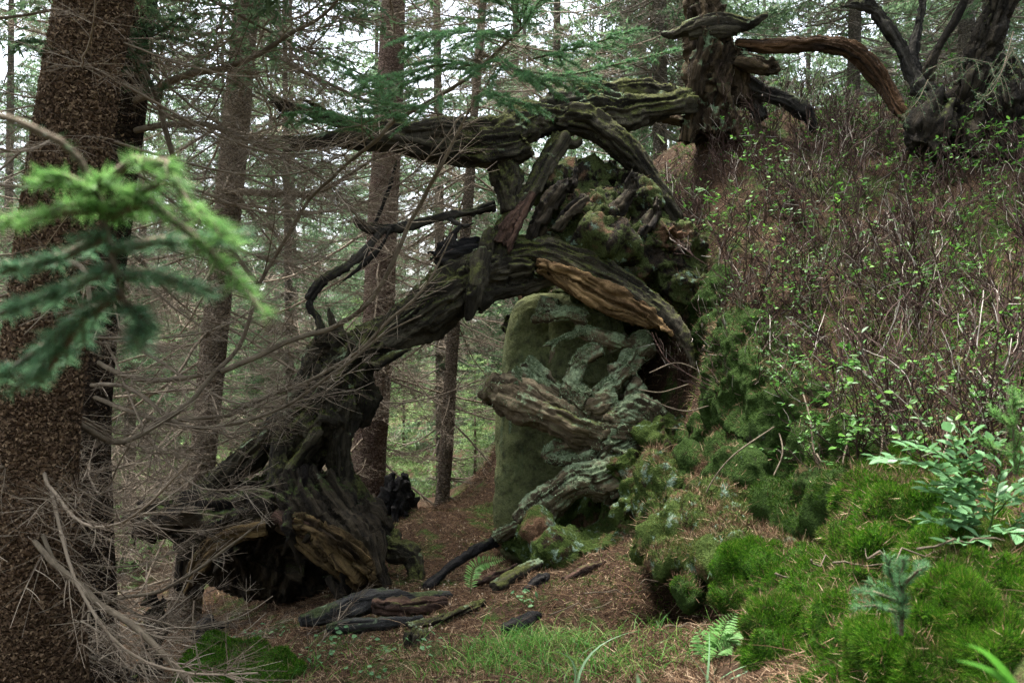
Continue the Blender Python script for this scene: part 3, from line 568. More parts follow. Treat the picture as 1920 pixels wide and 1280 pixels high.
wood('root', ut, [[(1370,150,7.1,.08),(1430,172,7.05,.07),(1480,190,7.,.06),(1512,215,6.95,.05),(1530,245,6.9,.04)],[(1395,180,7.15,.07),(1430,225,7.1,.06)]], M['charred'], .011, 1.6, 88)
dt = thing('dark_tree', 'dark twisted tree with forking limbs beside the spruce twigs on the crest', 'tree', W(1810, 285, 6.1))
wood('trunk', dt, [[(1780,300,6.1,.20),(1795,220,6.15,.16),(1815,150,6.2,.125),(1840,80,6.25,.12),(1862,10,6.3,.12),(1890,-90,6.35,.11)],
    [(1720,280,6.,.10),(1745,235,6.05,.12),(1780,190,6.1,.10)],[(1900,320,6.,.22),(1905,200,6.1,.16),(1890,100,6.2,.10)],[(1735,165,6.2,.06),(1765,200,6.15,.08)]], M['darktrunk'], .014, 1.4, 90, groove=1.6)
wood('limb', dt, [[(1770,215,6.2,.06),(1722,165,6.25,.065),(1695,110,6.3,.055),(1665,50,6.3,.05),(1630,10,6.3,.04),(1575,12,6.3,.010)],[(1650,30,6.3,.035),(1620,-30,6.3,.03)]], M['charred'], .010, 1.7, 92, groove=1.6)
wood('limb', dt, [[(1725,165,6.25,.05),(1712,110,6.3,.04),(1725,50,6.35,.035),(1735,-30,6.4,.03)]], M['charred'], .010, 1.7, 93, groove=1.6)
wood('limb', dt, [[(1735,170,6.25,.05),(1745,120,6.2,.042),(1765,80,6.2,.036),(1795,30,6.2,.03),(1820,-30,6.2,.025)]], M['darktrunk'], .011, 1., 94)

# ------------------------------------------------------------------ twigs, branches, fronds
def rot_to(g, d, ang):
    """direction at angle ang from d in a random roll"""
    s = unit(np.cross(d, g.normal(0, 1, 3))); return unit(d * math.cos(ang) + s * math.sin(ang))
def twig_tubes(g, P, R, n, L, r, depth, flat=.35, out=None, side0=1, ang=(.6, 1.1), lo=.12, bend=.5, seg=5):
    """side twigs along the path P, alternately left and right, in a loose horizontal plane; children of children down to depth"""
    out = [] if out is None else out; side = side0; m = len(P)
    for t in np.sort(g.uniform(lo, 1, n)):
        k = min(m - 2, int(t * (m - 1))); T = unit(P[k + 1] - P[k]); U = unit(np.cross(T, (0, 0, 1.)) + 1e-6); Nn = np.cross(U, T)
        side = -side; a = g.uniform(*ang); el = g.normal(0, flat)
        d = unit(T * math.cos(a) + (U * side * math.cos(el) + Nn * math.sin(el)) * math.sin(a)); l = L * g.uniform(.45, 1.1) * (1 - .55 * t); 
        q = np.linspace(0, 1, seg)[:, None]; curl = T * g.uniform(0, .5) + np.array((0, 0, 1.)) * g.normal(-.05, .28) + U * g.normal(0, .2)
        Q = P[k] + d * l * q + curl * bend * l * q ** 2; rr = r * g.uniform(.7, 1.1)
        out.append(tube(Q, rr * (1 - .62 * q[:, 0]), 3, False))
        if depth > 0: twig_tubes(g, Q, None, max(2, int(n * .42)), L * .42, r * .62, depth - 1, flat * 1.6, out, side, ang, .15, bend, 4)
    return out
def dead_branch(seed, L=2., r=.013, n=14, depth=2, sag=.22):
    """bare spruce branch along +X from the origin"""
    g = np.random.default_rng(seed); q = np.linspace(0, 1, 16); z = -sag * L * np.sin(q * np.pi * .8) * q ** .3 + .10 * L * q ** 3
    P = np.stack([L * q, .05 * L * np.cumsum(g.normal(0, .35, 16)) * .3, z + .02 * L * np.cumsum(g.normal(0, .25, 16)) * .3], -1)
    return joinm([tube(P, r * (1 - .75 * q) + .0015, 5, False)] + twig_tubes(g, P, None, n, .36 * L, r * .34, depth))
POOL = [new_mesh('branch', *dead_branch(200 + k, 1.9 + .15 * (k % 3), .0105, 19, 2)) for k in range(9)]
POOLFAR = [new_mesh('branch', *dead_branch(230 + k, 2., .017, 13, 1)) for k in range(4)]
for m_ in POOL: m_.materials.append(M['twig'])
for m_ in POOLFAR: m_.materials.append(M['twigfar'])
def trunk_path(lst): return resample(np.array([(*W(a, b, c), r) for a, b, c, r in lst]), .12)
def trunk_mesh(A, n=40, seed=0, amp=.03):
    V, F = tube(A[:, :3], A[:, 3], n); N = vnormals(V, F); return V + N * (A[:, 3].mean() * .14 * fbm(V * np.array((2.5, 2.5, 1.)), 3, seed) + amp * .18 * fbm(V * 28, 3, seed + 2))[:, None], F
def add_branches(tree, A, zlo, zhi, n, seed, sc=(.6, 1.1), pool=POOL, az=None, mat=None):
    g = np.random.default_rng(seed); base = rootloc(tree); z = A[:, 2]
    for k in range(n):
        zz = g.uniform(zlo, zhi); j = int(np.argmin(abs(z - zz))); o = link('branch', pool[g.integers(len(pool))], tree)
        o.location = A[j, :3] - base; s = g.uniform(*sc); o.scale = (s, s * g.uniform(.8, 1.2), s)
        o.rotation_euler = (g.normal(0, .35), g.normal(.05, .22), g.uniform(*az) if az else g.uniform(0, 2 * math.pi))
def spruce(label, lst, mat, nseed, group=None, flakes=0, flmat=None, n=40):
    A = trunk_path(lst); base = A[0, :3].copy(); t = thing('spruce_tree', label, 'tree', base, group)
    V, F = trunk_mesh(A, n, nseed); tr = part('trunk', V, F, M[mat], t)
    if flakes:
        P, N = scatter(V, F, flakes, lambda c, nn: (c[:, 2] < 5.5) * np.clip(.3 - nn[:, 1], 0, 1) + 1e-9, nseed); g = np.random.default_rng(nseed)
        D = unit(np.array((0, 0, -1.)) + N * g.uniform(.08, .35, (len(P), 1)) + g.normal(0, .3, P.shape)); BV, BF = blades(P + N * .001, D, g.uniform(.005, .015, len(P)), g.uniform(.008, .024, len(P)), nseed)
        part('bark_flakes', BV, BF, M[flmat], tr, False, 'stuff')
    return t, A
M['flake'] = plain('bark_flake', [(0, (.045, .028, .017)), (.6, (.115, .075, .045)), (1, (.21, .145, .09))])
M['flakered'] = plain('red_bark_flake', [(0, (.10, .066, .052)), (.6, (.20, .14, .112)), (1, (.30, .23, .19))])
T1, A1 = spruce('thick brown spruce trunk beside the blurred foreground bough', [(62,1500,3.55,.21),(66,1280,3.5,.195),(66,1000,3.5,.155),(72,800,3.5,.15),(105,520,3.5,.148),(140,250,3.5,.146),(178,0,3.5,.138),(215,-260,3.5,.13),(300,-1200,3.6,.10),(420,-3000,3.8,.02)], 'bark', 100, None, 30000, 'flake', 64)
T2, A2 = spruce('dark spruce trunk close behind the thick brown one', [(200,1330,4.7,.16),(180,1200,4.7,.125),(165,900,4.75,.115),(172,700,4.8,.11),(215,350,4.9,.11),(240,150,4.9,.108),(262,-60,5.,.10),(300,-500,5.,.08),(420,-2400,5.2,.02)], 'barkdark', 101, None, 4000, 'flake')
T3, A3 = spruce('leaning slender spruce behind the hollow root plate', [(335,1215,7.,.16),(345,1150,7.,.135),(378,880,7.05,.10),(410,550,7.1,.10),(437,300,7.1,.105),(462,0,7.2,.10),(490,-400,7.3,.09),(560,-1800,7.4,.02)], 'bark3', 102, None, 2500, 'flake')
T4, A4 = spruce('straight reddish spruce trunk seen through the arched limb', [(684,965,8.7,.21),(688,930,8.7,.185),(692,850,8.7,.165),(706,650,8.7,.155),(718,400,8.8,.14),(730,200,8.8,.125),(738,0,8.9,.11),(750,-300,9.,.10),(790,-1500,9.2,.02)], 'barkred', 103, None, 5000, 'flakered')
T5, A5 = spruce('thin spruce pole between the leaning limb and the rock', [(826,975,8.1,.075),(832,900,8.1,.064),(842,760,8.1,.058),(852,600,8.1,.054),(874,420,8.1,.046),(890,200,8.1,.04),(905,0,8.2,.035),(930,-500,8.4,.015)], 'bark3', 104, None, 800, 'flake')
add_branches(T1, A1, -.2, 4.2, 56, 301, (.35, .75))
add_branches(T2, A2, -.6, 5.2, 74, 302, (.4, .8))
add_branches(T3, A3, -.4, 5.2, 90, 303, (.6, 1.15))
add_branches(T4, A4, .1, 5.5, 56, 304, (.6, 1.2))
add_branches(T5, A5, -.1, 5.2, 56, 305, (.45, .95))

def traced(tree, lst, mat, n, L, r, seed, depth=1, name='branch', tmat='twig', flat=.35):
    g = np.random.default_rng(seed); A = resample(np.array([(*W(a, b, c), rr) for a, b, c, rr in lst]), .05)
    A[:, :3] += .012 * np.stack([fbm(np.stack([np.arange(len(A)) * .25, np.full(len(A), k * 5. + seed), np.zeros(len(A))], -1), 2, seed) for k in range(3)], -1)
    o = part(name, *tube(A[:, :3], A[:, 3], 7), M[mat], tree)
    V, F = joinm(twig_tubes(g, A[:, :3], None, n, L, r, depth, flat)); part('twigs', V, F, M[tmat], o, False, 'stuff'); return o, A
traced(T1, [(104,719,3.5,0.0130),(128,773,3.55,0.0130),(161,800,3.6,0.0130),(208,827,3.7,0.0122),(249,820,3.8,0.0115),(302,790,3.9,0.0115),(350,756,4.,0.0112),(403,704,4.1,0.0108),(450,649,4.2,0.0104),(472,588,4.2,0.0097),(487,534,4.2,0.0090),(524,467,4.2,0.0083),(547,427,4.2,0.0079),(581,376,4.2,0.0076),(642,316,4.1,0.0072),(709,259,4.,.0095),(742,228,4.,.009),(830,180,3.8,.008),(905,125,3.6,.007),(960,75,3.5,.006),(1000,20,3.4,.004)], 'branch', 34, .5, .0034, 401)
traced(T1, [(413,697,4.1,.013),(520,650,4.2,.0125),(600,622,4.3,.012),(680,575,4.3,.0115),(725,515,4.3,.011),(762,430,4.3,.0105),(789,376,4.3,.010),(820,319,4.2,.009),(843,275,4.2,.008),(872,225,4.2,.006),(905,165,4.1,.003)], 'branch', 20, .5, .0032, 402)
traced(T2, [(165,670,4.78,0.0130),(230,705,4.6,0.0137),(290,715,4.5,0.0130),(340,708,4.3,0.0115),(413,697,4.15,0.0086)], 'branch', 10, .5, .0036, 403)
traced(T2, [(160,735,4.75,0.0115),(230,765,4.6,0.0115),(300,785,4.5,0.0108),(380,780,4.5,0.0104),(440,773,4.5,0.0101),(497,746,4.5,0.0097),(574,716,4.5,0.0090),(628,689,4.5,0.0083),(675,655,4.5,0.0076),(729,602,4.5,.009),(776,561,4.5,.0075),(820,498,4.5,.005),(850,440,4.5,.003)], 'palebranch', 22, .45, .0032, 404)
traced(T1, [(484,531,4.2,.010),(437,480,4.2,.0105),(393,430,4.1,.011),(363,376,4.,.0115),(343,336,4.,.012),(322,279,3.9,.0125),(302,208,3.9,.012),(269,134,3.8,.011),(232,44,3.8,.010),(190,-40,3.7,.008)], 'branch', 22, .6, .0034, 405)
traced(T1, [(15,930,3.5,.008),(49,995,3.4,.010),(94,1044,3.3,.0115),(150,1092,3.25,.0125),(195,1137,3.2,.0125),(240,1167,3.15,.012),(285,1201,3.1,.0115),(322,1235,3.05,.011),(375,1300,3.,.0095)], 'palebranch', 22, .45, .0036, 406)
traced(T1, [(85,1000,3.38,0.0086),(110,1060,3.3,0.0086),(150,1092,3.26,0.0079)], 'palebranch', 6, .3, .0035, 407)
traced(T2, [(195,1137,4.65,.010),(221,1122,4.5,.010),(300,1107,4.4,.009),(360,1074,4.4,.008),(427,1025,4.4,.007),(499,972,4.4,.004)], 'palebranch', 12, .3, .003, 408)
traced(T3, [(430,330,7.1,.03),(413,349,7.,.03),(454,360,6.95,.03),(504,363,6.9,.028),(588,363,6.8,.022),(650,330,6.7,.015),(720,290,6.6,.008)], 'branch', 24, .9, .004, 409)
traced(T2, [(170,720,4.7,0.0115),(250,730,4.3,0.0108),(330,790,4.1,0.0101),(400,800,4.1,0.0086),(520,770,4.2,0.0072),(640,690,4.2,.008),(700,640,4.2,.006),(790,590,4.2,.003)], 'branch', 18, .45, .0032, 410)
traced(T1, [(60,470,3.5,0.0108),(140,490,3.2,0.0101),(165,520,3.1,0.0094),(170,560,3.1,0.0086),(150,610,3.,.01)], 'palebranch', 10, .5, .0035, 411)
traced(T3, [(455,90,7.2,.02),(520,110,7.,.018),(620,160,6.8,.014),(720,200,6.6,.010),(830,215,6.4,.006)], 'branch', 26, .9, .004, 412)
traced(T2, [(235,200,4.9,.02),(330,150,4.6,.018),(440,120,4.4,.014),(560,60,4.3,.010),(660,-20,4.2,.006)], 'branch', 26, .9, .004, 413)
traced(T2, [(225,250,4.9,.018),(350,230,4.7,.016),(480,270,4.6,.012),(600,330,4.5,.008),(680,420,4.5,.004)], 'branch', 26, .9, .004, 414)

def spray(axis_pts, nsh, shL, g, needleL=.014, nd=260, wd=.0016, taper=.6, ang=(.7, 1.0), droop=.1, sub=3):
    """green spruce spray: (stem tubes, needle triangles)"""
    A = resample(np.asarray(axis_pts, float), .03); stems = [tube(A, np.linspace(.005, .0022, len(A)), 4, False)]; paths = [A]; side = 1
    for t in np.linspace(.08, .97, nsh):
        k = min(len(A) - 2, int(t * (len(A) - 1))); T = unit(A[k + 1] - A[k]); U = unit(np.cross(T, (0, 0, 1.))); side = -side; a = g.uniform(*ang)
        d = unit(T * math.cos(a) + U * side * math.sin(a) + np.array((0, 0, g.normal(-droop, .15)))); l = shL * g.uniform(.7, 1.1) * (1 - taper * t)
        q = np.linspace(0, 1, 9)[:, None]; Q = A[k] + d * l * q + (T * .25 + np.array((0, 0, -droop * 2))) * l * q ** 2; paths.append(Q); stems.append(tube(Q, .0022 * (1 - .6 * q[:, 0]), 3, False))
        s2 = 1
        for t2 in np.linspace(.25, .9, sub):
            k2 = int(t2 * 7); T2_ = unit(Q[k2 + 1] - Q[k2]); U2 = unit(np.cross(T2_, (0, 0, 1.))); s2 = -s2
            d2 = unit(T2_ * .7 + U2 * s2 * .7 + np.array((0, 0, g.normal(-droop, .1)))); l2 = l * .42 * (1 - .5 * t2); Q2 = Q[k2] + d2 * l2 * q; paths.append(Q2); stems.append(tube(Q2, .0014, 3, False))
    Ps, Ds = [], []
    for Q in paths:
        L = np.linalg.norm(np.diff(Q, axis=0), axis=1).sum(); n = max(6, int(nd * L)); t = g.uniform(0, len(Q) - 1.001, n); k = t.astype(int); f = (t - k)[:, None]
        p = Q[k] * (1 - f) + Q[k + 1] * f; T = unit(Q[k + 1] - Q[k]); U = unit(np.cross(T, np.array((0, 0, 1.)))); Nn = np.cross(U, T); ph = g.choice([0, np.pi], n) + g.normal(0, .55, n)
        Ps.append(p); Ds.append(unit(T * .75 + U * np.cos(ph)[:, None] + Nn * (np.sin(ph) + .12)[:, None]))
    Pn = np.vstack(Ps); Dn = np.vstack(Ds); return joinm(stems), blades(Pn, Dn, g.uniform(.75, 1.15, len(Pn)) * needleL, wd, 5)
def add_spray(parent, px_pts, nsh, shL, seed, mat, name='bough', **kw):
    g = np.random.default_rng(seed); (sv, sf), (nv, nf) = spray([W(*p) for p in px_pts], nsh, shL, g, **kw)
    o = part(name, sv, sf, M['branch'], parent); part('needles', nv, nf, M[mat], o, False, 'stuff'); return o
# live sprays at the end of the long branch, above the arch
for k, (pts, n, l) in enumerate([([(905,125,3.6),(840,120,3.5),(760,135,3.45),(690,150,3.4)], 12, .22), ([(960,75,3.5),(900,60,3.4),(820,60,3.3),(750,75,3.3)], 11, .2), ([(1000,20,3.4),(1030,-30,3.4),(1060,-80,3.4)], 8, .25),
                             ([(980,50,3.45),(960,20,3.4),(930,-30,3.35)], 8, .2), ([(930,100,3.55),(960,130,3.4),(1040,150,3.3),(1120,150,3.2)], 12, .18), ([(1000,110,3.4),(1080,90,3.3),(1150,70,3.2),(1180,60,3.2)], 8, .14),
                             ([(960,130,3.4),(1060,140,3.1),(1160,120,2.9),(1275,92,2.8)], 8, .07), ([(830,180,3.8),(790,200,3.7),(720,190,3.6),(640,120,3.6)], 9, .16), ([(900,165,3.7),(960,190,3.5),(1010,200,3.4)], 7, .14),
                             ([(700,262,4.),(660,225,3.9),(600,210,3.8),(540,215,3.8)], 10, .18), ([(742,228,4.),(720,190,3.9),(700,150,3.9)], 6, .12)]):
    add_spray(T1, pts, n + 4, l * 1.25, 500 + k, 'needlemid', nd=1500, wd=.0026, needleL=.019)
for k, (pts, n, l) in enumerate([([(232,44,3.8),(180,60,3.6),(110,75,3.5),(30,80,3.4)], 12, .2), ([(250,90,3.8),(300,60,3.7),(340,30,3.6)], 7, .18), ([(240,60,3.8),(200,100,3.6),(150,110,3.5),(60,70,3.4)], 10, .18), ([(300,200,3.9),(250,110,3.7),(290,80,3.6)], 7, .15)]):
    add_spray(T1, pts, n + 2, l, 530 + k, 'needle', nd=1000, wd=.0026, needleL=.018)
for k, (pts, n, l) in enumerate([([(1860,120,5.6),(1800,110,5.3),(1740,130,5.1)], 8, .2), ([(1900,90,5.5),(1850,180,5.2),(1800,140,5.1)], 8, .2), ([(1900,60,5.4),(1880,130,5.1),(1860,160,5.)], 8, .22), ([(1740,150,6.),(1720,190,5.7),(1690,220,5.6)], 7, .2)]):
    add_spray(dt, pts, n, l, 545 + k, 'needle', nd=200, wd=.003, needleL=.02, droop=.3)

# young spruce just outside the frame whose bough hangs into the foreground
ys = thing('young_spruce', 'young spruce whose bright out-of-focus bough hangs before the thick trunk', 'tree', np.array((-.76, .72, zt(-.76, .72)[0])))
A = resample(np.array([(-.76, .72, rootloc(ys)[2] - .1, .03), (-.755, .725, 1.0, .025), (-.75, .73, 2.4, .012), (-.75, .73, 3., .003)]), .1); part('trunk', *tube(A[:, :3], A[:, 3], 10), M['bark3'], ys)
add_spray(ys, [(p[0], p[1], p[2] * .75) for p in [(-790,90,.96),(-300,150,.97),(40,230,.98),(150,300,1.0),(190,380,1.02),(205,460,1.02),(235,570,1.02)]], 3, .025, 560, 'needle', sub=0, nd=200)
for k, (pts, bright, l) in enumerate([([(180,360,1.01),(120,330,1.0),(60,345,1.0)],1,.03), ([(185,350,1.),(250,300,.99),(310,305,.98),(350,380,.98),(400,420,.98),(450,465,.98)],1,.035), ([(190,390,1.02),(110,395,1.0),(0,420,.99),(-70,430,.98)],1,.04),
      ([(195,410,1.02),(280,380,1.),(360,440,1.),(440,520,.99),(495,590,.98)],1,.035), ([(200,440,1.02),(120,480,1.02),(40,500,1.02),(-40,520,1.02)],0,.04), ([(205,470,1.02),(300,450,1.03),(380,450,1.03),(470,440,1.03)],0,.04),
      ([(210,500,1.02),(130,540,1.03),(50,570,1.03),(-40,600,1.03)],0,.045), ([(215,520,1.02),(280,510,1.03),(340,530,1.03),(400,545,1.03)],0,.04), ([(225,550,1.02),(150,600,1.04),(80,650,1.04),(-20,720,1.04)],0,.05), ([(235,570,1.02),(270,600,1.03),(250,650,1.03)],0,.04),
      ([(190,400,1.02),(240,370,1.0),(300,345,.99)],1,.03),([(150,600,1.04),(90,690,1.05),(20,735,1.05)],0,.045)]):
    add_spray(ys, [(p[0], p[1], p[2] * .75) for p in pts], 8 if k not in (1, 3) else 12, l * .78, 570 + k, 'needlebright' if bright else 'needlefore', sub=1, nd=2300, wd=.0014, needleL=.0165, droop=.05, taper=.3)  # light from above painted in: upper shoots get brighter needles than lower ones

# ------------------------------------------------------------------ the forest behind
def far_spruce_parts(seed, H=15., live=2.6, dens=1., ndead=46):
    g = np.random.default_rng(seed); P, D, st = [], [], []
    z = live
    while z < H:
        L = 2.1 * (1 - (z - live) / (H - live + .5)) ** .8 + .15
        for k in range(g.integers(4, 6)):
            a = g.uniform(0, 2 * math.pi); r = np.array((math.cos(a), math.sin(a), 0)); u = np.array((-r[1], r[0], 0)); l = L * g.uniform(.6, 1.1); q = np.linspace(0, 1, 8)[:, None]
            Q = np.array((0, 0, z)) + r * l * q + np.array((0, 0, 1.)) * l * (-.28 * q + .16 * q ** 3); st.append(tube(Q, .014 * (1 - .8 * q[:, 0]), 3, False))
            for j in range(int(dens * 12 * l) + 3):
                t = g.uniform(.15, 1); c = np.array((0, 0, z)) + r * l * t + np.array((0, 0, l * (-.28 * t + .16 * t ** 3))); s = g.choice((-1, 1)); tl = .5 * (1.15 - t * .7) * g.uniform(.5, 1.1)
                d = unit(r * .6 + u * s * .8 + np.array((0, 0, g.uniform(-.9, -.1)))); n = int(44 * tl) + 4; tt = g.uniform(0, tl, n)[:, None]
                P.append(c + d * tt + np.array((0, 0, -.25)) * tt ** 2); D.append(unit(d * .7 + g.normal(0, .6, (n, 3))))
        z += g.uniform(.28, .5)
    P = np.vstack(P); D = np.vstack(D); nv, nf = blades(P, D, g.uniform(.045, .095, len(P)), .020, seed)
    dv = []
    for k in range(ndead):
        zz = g.uniform(.1, live + 2.5); a = g.uniform(0, 2 * math.pi); l = g.uniform(.8, 1.9); r = np.array((math.cos(a), math.sin(a), 0)); q = np.linspace(0, 1, 7)[:, None]
        Q = np.array((0, 0, zz)) + r * l * q + np.array((0, 0, 1.)) * l * (-.3 * np.sin(q * 2.4) * g.uniform(.2, 1.) + .1 * q ** 2); dv.append(tube(Q, .012 * (1 - .75 * q[:, 0]), 4, False))
        dv += twig_tubes(g, Q, None, 12, .38 * l, .0055, 1, .5)
    tq = np.linspace(0, 1, 14); tp = np.stack([.06 * np.sin(tq * 5 + seed), .06 * np.cos(tq * 4), -.4 + (H + .4) * tq], -1); tv = tube(tp, .085 * (1 - tq) ** .8 + .006, 12)
    return [new_mesh('crown', nv, nf, False), new_mesh('limbs', *joinm(st)), new_mesh('dead_branches', *joinm(dv)), new_mesh('trunk', *tv)]
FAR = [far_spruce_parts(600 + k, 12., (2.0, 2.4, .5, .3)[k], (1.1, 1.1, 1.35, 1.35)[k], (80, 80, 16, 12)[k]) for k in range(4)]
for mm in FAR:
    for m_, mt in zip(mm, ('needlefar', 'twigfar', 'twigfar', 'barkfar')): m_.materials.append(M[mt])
def zone(x, y):
    p = 960 + FPX * x / y
    return ' beyond the two thick trunks' if p < 400 else ' between the leaning spruce and the reddish trunk' if p < 700 else ' between the reddish trunk and the rock pillar' if p < 960 else ' behind the stump and the crest'
def far_tree(x, y, k, s, rz, label, group):
    t = thing('spruce_tree', label, 'tree', np.array((x, y, zt(x, y)[0] - .05)), group); t.rotation_euler = (0, 0, rz); t.scale = (s, s, s)
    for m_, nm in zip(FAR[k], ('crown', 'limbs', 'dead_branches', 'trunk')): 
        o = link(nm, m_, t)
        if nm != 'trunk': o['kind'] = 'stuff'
    return t
g = np.random.default_rng(11); pts = []
fixed = [(-6.5,8.8),(-4.3,10.2),(-2.9,11.8),(-1.0,12.5),(.6,13.),(2.4,11.5),(3.6,9.6),(4.6,9.2),(1.6,10.2),(5.6,10.8),(-5.5,13.5),(-3.6,15.),(-8.3,12.),(-7.2,16.)]
cand = [(x, y) for x, y in fixed]
while len(cand) < 66:
    y = 14 + 24 * g.random() ** 1.3; x = g.uniform(-.72, .72) * y
    if all((x - a) ** 2 + (y - b) ** 2 > 2.6 for a, b in cand): cand.append((x, y))
g3 = np.random.default_rng(99)
while len(cand) < 128:
    y = g3.uniform(27, 48); x = g3.uniform(-.7, .7) * y
    if all((x - a) ** 2 + (y - b) ** 2 > 3. for a, b in cand): cand.append((x, y))
for i, (x, y) in enumerate(cand):
    hill = x > 1.4 and y < 14
    far_tree(x, y, (i % 2) if i < 14 else (2 + i % 2 if y > 17 or g.random() < .5 else i % 2), g.uniform(.75, 1.15), g.uniform(0, 6.28), ('slender spruce with bare lower twigs' if i < 14 else 'distant drooping green spruce') + zone(x, y), ('slender spruces' if i < 14 else 'distant spruces') + zone(x, y))
def crown_on(tree, xyz, k, sc, rz):
    for m_, nm in ((FAR[k][0], 'crown'), (FAR[k][1], 'limbs')):
        o = link(nm, m_, tree); o['kind'] = 'stuff'; o.location = np.array(xyz) - rootloc(tree); o.scale = (sc, sc, sc * .75); o.rotation_euler = (0, 0, rz)
crown_on(T1, (-1.9, 3.55, 2.9), 2, .9, 0.); crown_on(T2, (-2.0, 5.0, 3.3), 3, 1.2, 1.); crown_on(dt, (3.9, 6.5, 4.5), 2, 1.45, 2.); crown_on(T3, (-2.0, 7.2, 4.6), 3, 1.1, 3.)  # crowns above the frame, added and sized for the shade they cast
for i, (x, y) in enumerate([(-2.5,-3.2),(1.8,-3.6),(-5.2,-1.5),(5.,-1.2),(.2,-5.5),(-3.8,-6.),(3.9,-5.6),(-7.2,-4.2),(7.4,-4.),(-1.6,-8.5),(2.4,-8.6),(-5.8,-9.),(5.9,-9.2),(8.6,.8),(-8.2,2.2),(9.,5.)]):
    far_tree(x, y, 2 + i % 2, g.uniform(.9, 1.2), g.uniform(0, 6.28), 'unseen green spruce added around the viewpoint to cut low sky light', 'added spruces around the viewpoint')  # unseen trees added to block low sky light and darken front-facing recesses
# saplings and undergrowth that brighten the gaps
def sapling_parts(seed, H=2.4):
    g = np.random.default_rng(seed); P, D = [], []; z = .15
    while z < H:
        L = .75 * (1 - z / (H + .1)) + .08
        for k in range(5):
            a = g.uniform(0, 6.28); r = np.array((math.cos(a), math.sin(a), g.uniform(-.1, .25))); u = np.array((-r[1], r[0], 0)); l = L * g.uniform(.7, 1.1); n = int(90 * l) + 8
            t = g.uniform(0, l, n)[:, None]; off = u * g.normal(0, .22, (n, 1)) * l * .6; P.append(np.array((0, 0, z)) + r * t + off); D.append(unit(r * .7 + u * np.sign(off[:, :1]) * 0 + g.normal(0, .6, (n, 3))))
        z += .13
    P = np.vstack(P); nv, nf = blades(P, np.vstack(D), g.uniform(.04, .08, len(P)), .012, seed); tq = np.linspace(0, 1, 6)
    return new_mesh('crown', nv, nf, False), new_mesh('trunk', *tube(np.stack([0 * tq, 0 * tq, -.1 + (H + .1) * tq], -1), .022 * (1 - tq) + .003, 6))
SAP = [sapling_parts(640 + k) for k in range(2)]
for a, b in SAP: a.materials.append(M['under']); b.materials.append(M['bark3'])
g = np.random.default_rng(12); n = 0
while n < 64:
    y = g.uniform(10, 26); x = g.uniform(-.62, .45) * y
    if x > 1.5 and y < 13: continue
    s = g.uniform(.6, 1.5); t = thing('young_spruce', 'pale green spruce sapling' + zone(x, y), 'tree', np.array((x, y, zt(x, y)[0])), 'saplings' + zone(x, y)); t.scale = (s, s, s * g.uniform(.7, 1.1)); t.rotation_euler = (0, 0, g.uniform(0, 6))
    a, b = SAP[n % 2]; c = link('crown', a, t); c['kind'] = 'stuff'; link('trunk', b, t); n += 1
# undergrowth as one mass
g = np.random.default_rng(13); N_ = 60000; y = g.uniform(9, 40, N_); x = g.uniform(-.7, .6, N_) * y; keep = fbm(np.stack([x * .5, y * .5, 0 * x], -1), 3, 30) > -.15; x, y = x[keep], y[keep]
z = zt(x, y, False); P = np.stack([x, y, z + g.uniform(0, .55, len(x)) ** 1.3], -1); D = unit(g.normal(0, 1, P.shape) + np.array((0, 0, .7)))
V, F = blades(P, D, g.uniform(.08, .22, len(P)), g.uniform(.02, .05, len(P)), 3); o = link('undergrowth', new_mesh('undergrowth', V, F, False), None, M['under']); tag(o, 'pale green undergrowth covering the distant forest floor', 'undergrowth', kind='stuff')

